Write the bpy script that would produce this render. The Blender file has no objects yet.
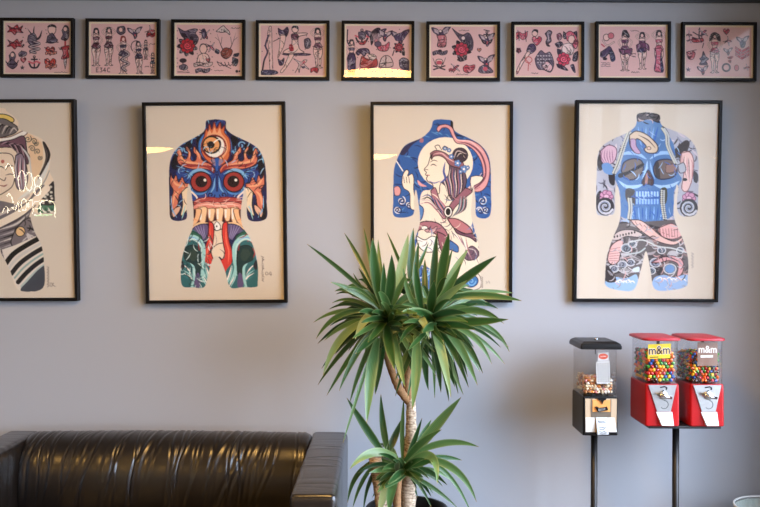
import bpy, bmesh, math, random
import numpy as np
from mathutils import Vector, Matrix

PI = math.pi
SC = bpy.context.scene
COL = SC.collection

# ------------------------------------------------------------------ camera
F = 828.0                       # focal length in pixels of the 760 x 507 frame
CAM = Vector((0.0, -3.6, 1.45))
ROLL = math.radians(0.25)

def ray(px, py):
    dx, dy = px - 380.0, py - 253.5
    return Vector(((dx + dy * ROLL) / F, 1.0, -(dy - dx * ROLL) / F))

def P(px, py, D):
    """point seen at photo position (px, py), D metres in front of the camera"""
    return CAM + ray(px, py) * D

# ------------------------------------------------------------------ object helpers
def link(o, parent=None):
    COL.objects.link(o)
    if parent is not None:
        o.parent = parent
    return o

def mesh_obj(name, verts, faces, mat, parent=None, smooth=False):
    me = bpy.data.meshes.new(name)
    me.from_pydata([tuple(v) for v in verts], [], faces)
    me.validate()
    if mat is not None:
        for m in (mat if isinstance(mat, (list, tuple)) else [mat]):
            me.materials.append(m)
    if smooth:
        me.polygons.foreach_set('use_smooth', [True] * len(me.polygons))
    me.update()
    return link(bpy.data.objects.new(name, me), parent)

def bm_obj(name, bm, mat, parent=None, smooth=False):
    bmesh.ops.recalc_face_normals(bm, faces=bm.faces[:])
    me = bpy.data.meshes.new(name)
    bm.to_mesh(me); bm.free()
    for m in (mat if isinstance(mat, (list, tuple)) else [mat]):
        me.materials.append(m)
    if smooth:
        me.polygons.foreach_set('use_smooth', [True] * len(me.polygons))
    return link(bpy.data.objects.new(name, me), parent)

def thing(name, loc, label, cat, group=None, rot=(0, 0, 0)):
    o = bpy.data.objects.new(name, None)
    o.empty_display_size = 0.05
    COL.objects.link(o)
    o.location = loc; o.rotation_euler = rot
    tag(o, label, cat, group)
    return o

def tag(o, label, cat, group=None, kind=None):
    o['label'] = label; o['category'] = cat
    if group: o['group'] = group
    if kind: o['kind'] = kind
    return o

def bm_box(bm, x0, x1, y0, y1, z0, z1, bevel=0.0, seg=2, mi=0):
    t = bmesh.new()
    v = [t.verts.new((x, y, z)) for x in (x0, x1) for y in (y0, y1) for z in (z0, z1)]
    for f in ((0,1,3,2),(4,6,7,5),(0,4,5,1),(2,3,7,6),(0,2,6,4),(1,5,7,3)):
        t.faces.new([v[i] for i in f])
    bmesh.ops.recalc_face_normals(t, faces=t.faces[:])
    if bevel > 0:
        bmesh.ops.bevel(t, geom=t.edges[:], offset=bevel, segments=seg, profile=0.5, affect='EDGES')
    for f in t.faces: f.material_index = mi
    me = bpy.data.meshes.new('tmp'); t.to_mesh(me); t.free()
    bm.from_mesh(me); bpy.data.meshes.remove(me)

def box(name, x0, x1, y0, y1, z0, z1, mat, parent=None, bevel=0.0, seg=2, smooth=False):
    bm = bmesh.new(); bm_box(bm, x0, x1, y0, y1, z0, z1, bevel, seg)
    return bm_obj(name, bm, mat, parent, smooth)

def catmull(pts, closed=False, n=6):
    pts = [np.array(p, float) for p in pts]
    out = []; m = len(pts)
    rng = range(m) if closed else range(m - 1)
    for i in rng:
        if closed:
            p0, p1, p2, p3 = pts[i-1], pts[i], pts[(i+1) % m], pts[(i+2) % m]
        else:
            p0 = pts[i-1] if i > 0 else 2*pts[0] - pts[1]
            p1, p2 = pts[i], pts[i+1]
            p3 = pts[i+2] if i + 2 < m else 2*pts[-1] - pts[-2]
        for k in range(n):
            t = k / n
            out.append(0.5*((2*p1) + (p2-p0)*t + (2*p0-5*p1+4*p2-p3)*t*t + (3*p1-p0-3*p2+p3)*t**3))
    if not closed: out.append(pts[-1])
    return out

def tube(bm, path, radii, seg=10, caps=True):
    """round tube along a 3D path"""
    path = [Vector(p) for p in path]
    if not hasattr(radii, '__len__'): radii = [radii] * len(path)
    rings = []; up = Vector((0.13, 0.31, 0.94))
    for i, p in enumerate(path):
        d = (path[min(i+1, len(path)-1)] - path[max(i-1, 0)]).normalized()
        a = d.cross(up)
        if a.length < 1e-3: a = d.cross(Vector((1, 0, 0)))
        a.normalize(); b = d.cross(a).normalized(); up = a.cross(d)
        rings.append([bm.verts.new(p + (a*math.cos(2*PI*k/seg) + b*math.sin(2*PI*k/seg))*radii[i]) for k in range(seg)])
    for r0, r1 in zip(rings, rings[1:]):
        for k in range(seg):
            bm.faces.new((r0[k], r0[(k+1) % seg], r1[(k+1) % seg], r1[k]))
    if caps:
        bm.faces.new(rings[0]); bm.faces.new(rings[-1][::-1])

def lathe(bm, prof, seg=40, c=(0, 0, 0), mod=None):
    """profile of (r, z) spun about the z axis; mod(angle) scales the radius"""
    rings = []
    for r, z in prof:
        rings.append([bm.verts.new((c[0] + math.cos(2*PI*k/seg)*r*(mod(2*PI*k/seg, z) if mod else 1),
                                    c[1] + math.sin(2*PI*k/seg)*r*(mod(2*PI*k/seg, z) if mod else 1), c[2] + z)) for k in range(seg)])
    for r0, r1 in zip(rings, rings[1:]):
        for k in range(seg):
            bm.faces.new((r0[k], r0[(k+1) % seg], r1[(k+1) % seg], r1[k]))
    return rings

def prism(bm, pts, d0, d1, bevel=0.0):
    """polygon in x,z (list) extruded along y from d0 (back) to d1 (front)"""
    a = [bm.verts.new((x, d0, z)) for x, z in pts]
    b = [bm.verts.new((x, d1, z)) for x, z in pts]
    n = len(pts)
    bm.faces.new(a); bm.faces.new(b[::-1])
    for i in range(n):
        bm.faces.new((a[i], a[(i+1) % n], b[(i+1) % n], b[i]))

# ------------------------------------------------------------------ colours and materials
def lin1(c):
    c = c / 255.0
    return c / 12.92 if c <= 0.04045 else ((c + 0.055) / 1.055) ** 2.4
def lin(rgb, a=True):
    t = tuple(lin1(c) for c in rgb)
    return t + (1.0,) if a else t

def new_mat(name):
    m = bpy.data.materials.new(name); m.use_nodes = True
    nt = m.node_tree
    return m, nt, nt.nodes['Principled BSDF'], nt.nodes['Material Output']

def pbr(name, rgb, rough=0.5, metal=0.0, coat=0.0, var=0.06, scale=30.0, bump=0.0, bscale=120.0, spec=0.5):
    """painted / plastic / metal surface with slight noise in colour, roughness and relief"""
    m, nt, b, out = new_mat(name)
    tc = nt.nodes.new('ShaderNodeTexCoord')
    no = nt.nodes.new('ShaderNodeTexNoise'); no.inputs['Scale'].default_value = scale; no.inputs['Detail'].default_value = 4
    nt.links.new(tc.outputs['Object'], no.inputs['Vector'])
    mx = nt.nodes.new('ShaderNodeMix'); mx.data_type = 'RGBA'
    c = lin(rgb)
    mx.inputs[6].default_value = tuple(max(0, v*(1-var)) for v in c[:3]) + (1,)
    mx.inputs[7].default_value = tuple(min(1, v*(1+var)) for v in c[:3]) + (1,)
    nt.links.new(no.outputs['Fac'], mx.inputs[0])
    nt.links.new(mx.outputs[2], b.inputs['Base Color'])
    b.inputs['Roughness'].default_value = rough
    b.inputs['Metallic'].default_value = metal
    b.inputs['Coat Weight'].default_value = coat
    b.inputs['Specular IOR Level'].default_value = spec
    if bump > 0:
        n2 = nt.nodes.new('ShaderNodeTexNoise'); n2.inputs['Scale'].default_value = bscale; n2.inputs['Detail'].default_value = 5
        nt.links.new(tc.outputs['Object'], n2.inputs['Vector'])
        bp = nt.nodes.new('ShaderNodeBump'); bp.inputs['Strength'].default_value = bump; bp.inputs['Distance'].default_value = 0.002
        nt.links.new(n2.outputs['Fac'], bp.inputs['Height']); nt.links.new(bp.outputs['Normal'], b.inputs['Normal'])
    return m

def clear(name, tint=(255, 255, 255), ior=1.45, rough=0.0):
    """thin clear pane: see-through with a Fresnel reflection"""
    m, nt, b, out = new_mat(name)
    nt.nodes.remove(b)
    tr = nt.nodes.new('ShaderNodeBsdfTransparent'); tr.inputs[0].default_value = lin(tint)
    gl = nt.nodes.new('ShaderNodeBsdfGlossy'); gl.inputs['Roughness'].default_value = rough
    # Schlick reflectance that is the same on both faces of the thin sheet
    f0 = ((ior-1)/(ior+1))**2
    lw = nt.nodes.new('ShaderNodeLayerWeight'); lw.inputs[0].default_value = 0.5
    pw = nt.nodes.new('ShaderNodeMath'); pw.operation = 'POWER'; pw.inputs[1].default_value = 5
    ma = nt.nodes.new('ShaderNodeMath'); ma.operation = 'MULTIPLY_ADD'; ma.inputs[1].default_value = 1-f0; ma.inputs[2].default_value = f0
    mx = nt.nodes.new('ShaderNodeMixShader')
    nt.links.new(lw.outputs['Facing'], pw.inputs[0]); nt.links.new(pw.outputs[0], ma.inputs[0]); nt.links.new(ma.outputs[0], mx.inputs[0])
    nt.links.new(tr.outputs[0], mx.inputs[1]); nt.links.new(gl.outputs[0], mx.inputs[2])
    nt.links.new(mx.outputs[0], out.inputs['Surface'])
    return m

def emit(name, rgb, strength):
    m, nt, b, out = new_mat(name)
    b.inputs['Base Color'].default_value = (0.8, 0.8, 0.8, 1)
    b.inputs['Emission Color'].default_value = lin(rgb)
    b.inputs['Emission Strength'].default_value = strength
    return m

def ink_mat(name, rough=0.6, var=0.03):
    """printed paper: colour of the printed inks is stored on the sheet's mesh"""
    m, nt, b, out = new_mat(name)
    at = nt.nodes.new('ShaderNodeAttribute'); at.attribute_name = 'ink'
    tc = nt.nodes.new('ShaderNodeTexCoord')
    no = nt.nodes.new('ShaderNodeTexNoise'); no.inputs['Scale'].default_value = 260; no.inputs['Detail'].default_value = 3
    nt.links.new(tc.outputs['Object'], no.inputs['Vector'])
    mr = nt.nodes.new('ShaderNodeMapRange'); mr.inputs[3].default_value = 1-var; mr.inputs[4].default_value = 1+var
    nt.links.new(no.outputs['Fac'], mr.inputs[0])
    mu = nt.nodes.new('ShaderNodeMix'); mu.data_type = 'RGBA'; mu.blend_type = 'MULTIPLY'; mu.inputs[0].default_value = 1
    nt.links.new(at.outputs['Color'], mu.inputs[6]); nt.links.new(mr.outputs[0], mu.inputs[7])
    nt.links.new(mu.outputs[2], b.inputs['Base Color'])
    b.inputs['Roughness'].default_value = rough
    b.inputs['Specular IOR Level'].default_value = 0.3
    return m

# ------------------------------------------------------------------ a small painter for prints
class Canvas:
    """paints flat inks on a grid; coordinates are photo pixels mapped onto the sheet"""
    def __init__(self, quad, ss=4, paper=(235, 225, 208)):
        # quad: TL, TR, BR, BL of the sheet in photo pixels
        self.q = [np.array(p, float) for p in quad]
        self.w = (np.linalg.norm(self.q[1]-self.q[0]) + np.linalg.norm(self.q[2]-self.q[3]))/2
        self.h = (np.linalg.norm(self.q[3]-self.q[0]) + np.linalg.norm(self.q[2]-self.q[1]))/2
        self.ss = ss
        self.nx, self.ny = int(round(self.w*ss)), int(round(self.h*ss))
        self.a = np.empty((self.ny, self.nx, 3)); self.a[:] = paper
        self.clip = None
        self.org = (0.0, 0.0, 1.0)
        # affine pixel -> sheet
        ex = (self.q[1]-self.q[0] + self.q[2]-self.q[3])/2
        ey = (self.q[3]-self.q[0] + self.q[2]-self.q[1])/2
        self.c = sum(self.q)/4
        self.inv = np.linalg.inv(np.array([[ex[0], ey[0]], [ex[1], ey[1]]]))
    def at(self, x0, y0, s): self.org = (x0, y0, s)
    def g(self, pts):
        p = np.array(pts, float).reshape(-1, 2)/self.org[2] + np.array(self.org[:2])
        uv = (p - self.c) @ self.inv.T + 0.5
        return uv*np.array([self.nx, self.ny])
    def k(self): return self.ss/self.org[2]
    def mask(self, pts, smooth=True):
        pts = catmull(pts, True, 6) if smooth else pts
        g = self.g(pts)
        M = np.zeros((self.ny, self.nx), bool)
        x0, y0 = np.floor(g.min(0)).astype(int) - 1; x1, y1 = np.ceil(g.max(0)).astype(int) + 2
        x0, y0, x1, y1 = max(x0, 0), max(y0, 0), min(x1, self.nx), min(y1, self.ny)
        if x1 <= x0 or y1 <= y0: return M
        X, Y = np.meshgrid(np.arange(x0, x1)+0.5, np.arange(y0, y1)+0.5)
        ins = np.zeros(X.shape, bool)
        n = len(g)
        for i in range(n):
            ax, ay = g[i]; bx, by = g[(i+1) % n]
            if ay == by: continue
            c = (ay > Y) != (by > Y)
            ins ^= c & (X < (bx-ax)*(Y-ay)/(by-ay) + ax)
        M[y0:y1, x0:x1] = ins
        return M
    def put(self, M, col):
        if self.clip is not None: M = M & self.clip
        self.a[M] = col
    def poly(self, pts, col, line=None, lw=1.0, smooth=True):
        self.put(self.mask(pts, smooth), col)
        if line is not None:
            self.stroke(list(pts)+[pts[0]], line, lw, smooth=smooth)
    def ell(self, cx, cy, rx, ry, col, rot=0.0, line=None, lw=1.0):
        t = np.linspace(0, 2*PI, 28, endpoint=False); c, s = math.cos(rot), math.sin(rot)
        pts = [(cx + rx*math.cos(u)*c - ry*math.sin(u)*s, cy + rx*math.cos(u)*s + ry*math.sin(u)*c) for u in t]
        if col is not None: self.put(self.mask(pts, False), col)
        if line is not None: self.stroke(pts+[pts[0]], line, lw, smooth=False)
    def stroke(self, pts, col, w=1.0, taper=0.0, smooth=True):
        """w in the current drawing units; taper: 0 none, 1 pointed at the end, 2 pointed at both ends"""
        pts = catmull(pts, False, 5) if smooth and len(pts) > 2 else pts
        g = self.g(pts); n = len(g); w = w*self.k()/2
        for i in range(n-1):
            u = (i+0.5)/(n-1)
            r = w*(1 if not taper else (1-u if taper == 1 else math.sin(PI*u)**0.7)) + 0.15
            a, b = g[i], g[i+1]
            x0, y0 = np.floor(np.minimum(a, b)-r-1).astype(int); x1, y1 = np.ceil(np.maximum(a, b)+r+1).astype(int)
            x0, y0, x1, y1 = max(x0, 0), max(y0, 0), min(x1, self.nx), min(y1, self.ny)
            if x1 <= x0 or y1 <= y0: continue
            X, Y = np.meshgrid(np.arange(x0, x1)+0.5, np.arange(y0, y1)+0.5)
            d = b-a; L = d@d + 1e-9
            t = np.clip(((X-a[0])*d[0]+(Y-a[1])*d[1])/L, 0, 1)
            m = (X-a[0]-t*d[0])**2 + (Y-a[1]-t*d[1])**2 <= r*r
            if self.clip is not None: m &= self.clip[y0:y1, x0:x1]
            self.a[y0:y1, x0:x1][m] = col
    def spiral(self, cx, cy, r, col, w, turns=1.5, a0=0.0, sgn=1):
        pts = [(cx + r*(1-0.85*t)*math.cos(a0+sgn*t*turns*2*PI), cy + r*(1-0.85*t)*math.sin(a0+sgn*t*turns*2*PI)) for t in np.linspace(0, 1, 22)]
        self.stroke(pts, col, w, smooth=False)
    def swirls(self, x0, y0, x1, y1, cols, n, L, w, seed, ang=0.0, spread=1.0, bend=1.2):
        R = random.Random(seed)
        for i in range(n):
            x, y = R.uniform(x0, x1), R.uniform(y0, y1); a = ang + R.uniform(-spread, spread); b = R.uniform(-bend, bend)
            pts = [(x, y)]
            for k in range(5):
                x += math.cos(a)*L/5; y += math.sin(a)*L/5; a += b/2.5; pts.append((x, y))
            self.stroke(pts, R.choice(cols), w*R.uniform(0.6, 1.3), 2)
    def sheet(self, name, width, height, y, mat, parent, step=2):
        """the painted sheet as a mesh grid in the frame's local x,z plane"""
        ny, nx = self.ny//step, self.nx//step
        a = self.a[:ny*step, :nx*step].reshape(ny, step, nx, step, 3)/255.0
        a = np.where(a <= 0.04045, a/12.92, ((a+0.055)/1.055)**2.4).mean((1, 3))
        X, Z = np.meshgrid(((np.arange(nx))/(nx-1)-0.5)*width, (0.5-(np.arange(ny))/(ny-1))*height)
        V = np.stack([X, np.full_like(X, y), Z], -1).reshape(-1, 3)
        idx = np.arange(nx*ny).reshape(ny, nx)
        Q = np.stack([idx[:-1, :-1], idx[1:, :-1], idx[1:, 1:], idx[:-1, 1:]], -1).reshape(-1, 4)
        me = bpy.data.meshes.new(name)
        me.vertices.add(len(V)); me.vertices.foreach_set('co', V.astype(np.float32).ravel())
        me.loops.add(Q.size); me.loops.foreach_set('vertex_index', Q.astype(np.int32).ravel())
        me.polygons.add(len(Q)); me.polygons.foreach_set('loop_start', np.arange(0, Q.size, 4, dtype=np.int32))
        me.polygons.foreach_set('loop_total', np.full(len(Q), 4, np.int32))
        me.update(calc_edges=True)
        at = me.attributes.new('ink', 'FLOAT_COLOR', 'POINT')
        at.data.foreach_set('color', np.concatenate([a.reshape(-1, 3), np.ones((nx*ny, 1))], 1).astype(np.float32).ravel())
        me.materials.append(mat)
        return link(bpy.data.objects.new(name, me), parent)
LAMP = 52.0; SKY_S = 21.0; EXPOSURE = -0.07
# ------------------------------------------------------------------ the four large prints
CREAM = (240, 225, 200); BLK = (10, 9, 12); NAVY = (22, 26, 74); BLUE = (44, 92, 172); SKY = (128, 182, 220)
CORAL = (216, 124, 96); FLAME = (236, 172, 128); MAROON = (112, 24, 34); RED = (190, 44, 42); TEAL = (62, 138, 140)
PTEAL = (160, 212, 208); DTEAL = (18, 52, 52); PLUM = (96, 84, 124); MAUVE = (168, 112, 122); PINK = (222, 160, 158)
GREY = (120, 118, 122); DGREY = (62, 58, 64); PGREY = (188, 186, 186); WHITE = (244, 240, 230)

def art_demon(c):
    A = (160, 112, 5.636); B = (160, 200, 5.067)
    def mir(pts, m=318): return [(2*m-x, y) for x, y in pts]
    c.at(*A)
    torso = c.mask([(258, 48), (285, 42), (310, 39), (340, 42), (368, 50), (370, 90), (400, 120), (455, 148), (505, 172), (550, 205), (580, 260), (592, 320),
                    (597, 400), (598, 500), (594, 598), (496, 602), (486, 480), (476, 420), (464, 470), (452, 560), (462, 640), (500, 700), (528, 770), (548, 860), (548, 960),
                    (538, 984), (462, 986), (392, 985), (362, 890), (330, 820), (300, 815), (270, 900), (246, 984), (180, 986), (122, 978), (112, 900), (122, 810), (150, 720), (180, 650), (186, 560), (180, 500),
                    (170, 430), (158, 400), (150, 450), (146, 530), (142, 600), (60, 600), (50, 500), (48, 380), (52, 290), (75, 225), (120, 180),
                    (180, 148), (235, 115), (252, 90)])
    c.clip = torso
    c.put(torso, NAVY)
    # blue and pale swirls of the background
    c.swirls(40, 60, 600, 330, [(40, 84, 160), (70, 140, 200), (14, 16, 40), (52, 60, 130), (120, 180, 215)], 90, 70, 9, 3, ang=-1.4, spread=0.8)
    for x, y, r, s in ((110, 215, 30, 1), (455, 185, 26, -1), (540, 215, 30, -1), (150, 205, 22, 1), (490, 215, 22, 1)):
        c.spiral(x, y, r, SKY, 6, 1.3, 1, s)
    for p in ([(60, 300), (80, 240), (100, 260), (90, 320)], [(130, 190), (160, 160), (180, 190), (150, 210)], [(200, 150), (236, 128), (230, 180), (210, 200)], [(400, 130), (440, 150), (420, 190), (400, 180)], [(470, 180), (510, 185), (520, 230), (490, 240)], [(560, 240), (586, 320), (570, 360), (548, 300)], [(50, 520), (80, 560), (70, 600), (50, 590)], [(560, 520), (596, 520), (590, 600), (556, 590)]): c.poly(p, (8, 8, 20))
    # the blue face
    c.poly([(100, 320), (200, 300), (318, 290), (440, 300), (540, 320), (560, 420), (500, 500), (440, 520), (318, 500), (200, 520), (130, 500), (85, 420)], (36, 66, 140))
    for k in range(7):
        for m in (0, 1):
            p = [(90+k*7, 300+k*10), (150+k*5, 330+k*4), (180-k*4, 420+k*8), (150, 505)]
            c.stroke(mir(p, 318) if m else p, [SKY, NAVY, (70, 130, 196)][k % 3], 6, 2)
    # forehead eye inside a flame
    fl = [(248, 130), (258, 92), (268, 105), (276, 66), (290, 96), (303, 56), (318, 90), (336, 58), (343, 92), (362, 76), (360, 112), (388, 150), (394, 205), (380, 262), (338, 296), (280, 284), (236, 236), (230, 180)]
    c.ell(308, 190, 94, 92, (60, 120, 190)); c.ell(308, 190, 84, 84, SKY)
    c.poly(fl, (214, 112, 66), MAROON, 5)
    c.poly([(262, 130), (276, 98), (290, 118), (304, 86), (318, 116), (334, 88), (344, 120), (372, 160), (376, 220), (330, 270), (280, 240), (250, 190)], FLAME)
    c.ell(302, 192, 70, 68, MAROON); c.ell(306, 194, 60, 58, WHITE); c.ell(288, 182, 53, 51, BLK); c.ell(287, 182, 44, 42, (232, 166, 106)); c.ell(284, 182, 21, 21, BLK)
    c.stroke([(300, 168), (325, 152), (345, 150)], WHITE, 9, 1); c.stroke([(350, 150), (362, 185), (350, 230), (318, 252)], (170, 70, 60), 5, 2)
    c.poly([(304, 262), (318, 254), (334, 266), (326, 320), (318, 345), (308, 320)], BLUE, NAVY, 4)
    c.poly([(280, 270), (304, 262), (310, 300), (296, 290)], (150, 130, 150)); c.poly([(356, 270), (332, 262), (328, 300), (342, 290)], (150, 130, 150))
    # flaming brows
    brow = [(302, 342), (270, 322), (225, 316), (180, 318), (130, 305), (100, 284), (94, 258), (100, 240), (92, 226), (104, 200), (118, 222), (124, 248), (140, 262), (152, 250), (156, 224),
            (144, 206), (148, 190), (166, 214), (172, 236), (170, 262), (186, 274), (200, 264), (202, 240), (186, 222), (190, 190), (208, 214), (226, 236), (232, 262), (252, 278), (282, 290), (306, 318)]
    for m in (0, 1):
        f = (lambda p: mir(p, 320)) if m else (lambda p: p)
        c.poly(f(brow), CORAL, (60, 16, 30), 5)
        c.poly(f([(300, 338), (262, 312), (215, 304), (160, 306), (112, 284), (130, 282), (180, 290), (240, 290), (284, 304)]), (150, 50, 50))
        c.stroke(f([(112, 240), (124, 266), (150, 280), (200, 286), (262, 296)]), FLAME, 12, 2)
        for p in ([(108, 215), (116, 245), (128, 262)], [(152, 200), (164, 226), (164, 256)], [(194, 205), (210, 228), (222, 262)]):
            c.stroke(f(p), FLAME, 8, 2)
        # eye
        c.stroke(f([(152, 372), (180, 336), (230, 322), (284, 346)]), SKY, 16, 2)
        c.stroke(f([(168, 430), (200, 456), (250, 452), (286, 420)]), (80, 140, 200), 10, 2)
        c.ell(*f([(228, 390)])[0], 62, 60, (14, 10, 18)); c.ell(*f([(228, 390)])[0], 55, 53, (158, 48, 44)); c.ell(*f([(228, 390)])[0], 50, 48, (156, 54, 48))
        c.ell(*f([(230, 388)])[0], 34, 33, (28, 12, 18))
        # side flames, ear and tusk
        c.poly(f([(58, 340), (72, 376), (88, 350), (102, 392), (122, 362), (138, 396), (160, 402), (152, 438), (124, 446), (104, 470), (96, 520), (72, 560), (56, 500), (72, 440), (54, 400)]), CORAL, (40, 14, 26), 5)
        c.stroke(f([(66, 370), (86, 402), (116, 412), (148, 416)]), FLAME, 12, 2); c.stroke(f([(70, 520), (78, 470), (104, 440)]), FLAME, 10, 2)
        c.poly(f([(118, 448), (150, 420), (166, 440), (160, 520), (140, 560), (112, 580), (124, 520)]), (236, 214, 178), BLK, 5)
        c.poly(f([(62, 560), (90, 530), (112, 520), (106, 556), (74, 590)]), (226, 180, 150), BLK, 4)
        c.stroke(f([(60, 470), (64, 540), (90, 590)]), SKY, 8, 2); c.stroke(f([(120, 600), (130, 560), (140, 520)]), PTEAL, 7, 2)
    c.ell(250, 380, 8, 8, WHITE); c.ell(424, 380, 8, 8, WHITE)
    old = c.clip; c.clip = c.clip & ~c.mask([(166, 330), (290, 330), (345, 330), (470, 330), (470, 452), (166, 452)], False)
    c.swirls(50, 190, 590, 600, [(10, 10, 26), (10, 10, 26), (150, 190, 222), (60, 20, 40)], 170, 44, 4.0, 77, ang=-1.3, spread=1.2)
    c.clip = old
    # nose
    c.poly([(318, 330), (340, 380), (352, 420), (376, 450), (370, 480), (318, 486), (268, 480), (262, 450), (286, 420), (298, 380)], (52, 96, 168), NAVY, 4)
    c.stroke([(306, 370), (300, 420), (282, 450)], SKY, 8, 2); c.stroke([(330, 370), (336, 420), (356, 450)], SKY, 8, 2)
    c.stroke([(318, 350), (318, 440)], (24, 34, 96), 12, 2)
    c.spiral(284, 464, 22, NAVY, 7, 1.2, 0, 1); c.spiral(354, 464, 22, NAVY, 7, 1.2, PI, -1)
    c.stroke([(160, 432), (200, 470), (220, 494), (320, 500), (420, 494), (440, 470), (484, 432)], (240, 226, 210), 9)
    # jaw
    c.at(*B)
    c.put(c.mask([(160, 0), (416, 0), (420, 60), (440, 140), (400, 190), (290, 200), (170, 190), (140, 140), (165, 60)], False), (34, 20, 34))
    c.poly([(190, -12), (250, -18), (290, -14), (330, -18), (392, -12), (410, 4), (400, 26), (290, 30), (180, 26), (172, 4)], (178, 74, 66), MAROON, 4)
    c.poly([(184, 12), (240, 4), (290, 10), (345, 4), (400, 12), (416, 30), (396, 48), (290, 44), (184, 48), (166, 30)], (226, 142, 124), (90, 30, 40), 4)
    c.stroke([(180, 26), (240, 18), (290, 26), (350, 18), (400, 26)], (244, 196, 176), 8, 2)
    tooth = (244, 206, 158)
    for x, w, h, y in ((212, 44, 82, 34), (256, 38, 62, 40), (298, 40, 74, 38), (338, 38, 62, 40), (374, 40, 76, 36)):
        c.poly([(x-w/2, y), (x+w/2, y), (x+w/2-3, y+h*0.6), (x+w*0.25, y+h), (x-w*0.2, y+h), (x-w/2+3, y+h*0.6)], tooth, (140, 78, 52), 4)
        c.stroke([(x-w*0.2, y+8), (x-w*0.22, y+h*0.7)], WHITE, 9, 2)
    for m in (0, 1):
        f = (lambda p: [(576-x, y) for x, y in p]) if m else (lambda p: p)
        c.poly(f([(178, 40), (206, 44), (200, 80), (186, 110), (158, 134), (146, 138), (166, 100), (176, 70)]), (240, 190, 140), (110, 50, 40), 4)
        c.stroke(f([(162, 14), (150, 60), (164, 90), (190, 100)]), (236, 160, 110), 8, 2)
        c.stroke(f([(146, 150), (190, 116), (240, 112)]), (240, 200, 150), 9, 2)
        c.poly(f([(146, 164), (180, 128), (236, 120), (240, 170), (214, 200), (190, 170)]), PLUM, NAVY, 4)
        for k in range(4): c.stroke(f([(170+k*16, 124), (190+k*10, 156), (214+k*6, 196)]), (150, 140, 178), 4, 2)
    # tongue halves and pale middle
    c.poly([(256, 112), (322, 112), (334, 200), (346, 290), (320, 306), (296, 284), (262, 318), (244, 290), (256, 200)], (232, 214, 188))
    for m in (0, 1):
        f = (lambda p: [(582-x, y) for x, y in p]) if m else (lambda p: p)
        c.poly(f([(244, 106), (266, 118), (270, 170), (262, 230), (256, 262), (266, 294), (282, 308), (268, 366), (236, 352), (220, 312), (220, 256), (234, 210), (242, 160)]), (214, 58, 48), (90, 16, 28), 5)
        c.stroke(f([(250, 130), (250, 200), (236, 260), (240, 320)]), (236, 110, 84), 8, 2)
    c.poly([(270, 124), (284, 106), (302, 124), (300, 146), (280, 150)], WHITE, (50, 40, 50), 3); c.ell(284, 130, 4, 5, BLK)
    c.stroke([(268, 142), (284, 152), (312, 142)], BLK, 4); c.stroke([(318, 214), (290, 220), (264, 240), (250, 262)], (60, 50, 60), 4)
    c.stroke([(276, 166), (284, 200), (276, 230)], (180, 160, 150), 4, 2); c.stroke([(300, 246), (320, 262), (322, 290), (300, 296)], (110, 90, 90), 4, 2)
    # thighs of teal water
    for m in (0, 1):
        f = (lambda p: [(590-x, y) for x, y in p]) if m else (lambda p: p)
        c.put(c.mask(f([(60, 150), (160, 146), (214, 200), (222, 300), (262, 366), (250, 460), (80, 460)])), (44, 104, 108))
        c.poly(f([(116, 176), (160, 156), (206, 180), (200, 210), (150, 180), (110, 210)]), (36, 96, 72), DTEAL, 4)
        c.stroke(f([(104, 262), (120, 200), (170, 186), (212, 226), (216, 300), (204, 380)]), PTEAL, 24, 2)
        c.stroke(f([(104, 300), (112, 216), (160, 190), (204, 214)]), SKY, 14, 2)
        c.poly(f([(118, 268), (132, 234), (166, 226), (196, 244), (202, 300), (196, 380), (180, 440), (170, 400), (174, 340), (150, 314), (124, 300)]), DTEAL, (12, 24, 28), 4)
        c.poly(f([(134, 270), (150, 246), (176, 250), (184, 290), (160, 306)]), (44, 66, 58))
        c.poly(f([(176, 380), (194, 370), (200, 436), (166, 440)]), PLUM)
        for k in range(5):
            c.stroke(f([(108+k*3, 320+k*16), (140+k*4, 350+k*14), (158+k*3, 400+k*12), (156, 450)]), [WHITE, TEAL, PTEAL][k % 3], 7, 2)
            c.stroke(f([(206+k*6, 330), (212+k*9, 390), (236+k*9, 440)]), [PTEAL, WHITE, TEAL][k % 3], 7, 2)
        c.stroke(f([(126, 214), (140, 200), (150, 208)]), (170, 60, 60), 5, 2); c.stroke(f([(190, 214), (196, 250)]), (150, 40, 50), 5, 2)
        c.poly(f([(104, 300), (120, 330), (110, 350), (100, 345)]), (30, 30, 40))
        c.stroke(f([(112, 250), (126, 206), (168, 196), (204, 232), (208, 300)]), (196, 228, 222), 10, 2)
        c.stroke(f([(150, 318), (168, 344), (164, 410), (150, 445)]), PTEAL, 14, 2); c.stroke(f([(212, 300), (214, 360), (240, 420)]), PTEAL, 12, 2)
        c.swirls(100, 160, 262, 440, [DTEAL, (28, 72, 78), (214, 236, 230)], 40, 46, 3.4, 60+m, ang=1.4, spread=0.8)
    c.swirls(160, -10, 420, 30, [MAROON, (246, 200, 180)], 26, 40, 2.6, 71, ang=0, spread=0.4)
    c.stroke([(396, 190), (424, 180), (450, 158)], (150, 50, 50), 5, 2); c.stroke([(466, 240), (478, 262), (470, 290)], (170, 60, 60), 6, 2)
    c.clip = None
    for k, (dx, s) in enumerate(((0, 1), (4, -1), (1, 1), (5, -1), (0, 1), (3, 1))):
        y = 282 + k*22
        c.stroke([(510+dx, y), (522, y+6*s), (514, y+12), (526-dx, y+18)], (96, 84, 80), 2.6)
    c.ell(538, 370, 6, 8, None, 0, (110, 98, 92), 2.4); c.stroke([(556, 362), (548, 374), (564, 374)], (110, 98, 92), 2.4, smooth=False); c.stroke([(560, 362), (560, 382)], (110, 98, 92), 2.4)

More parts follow.
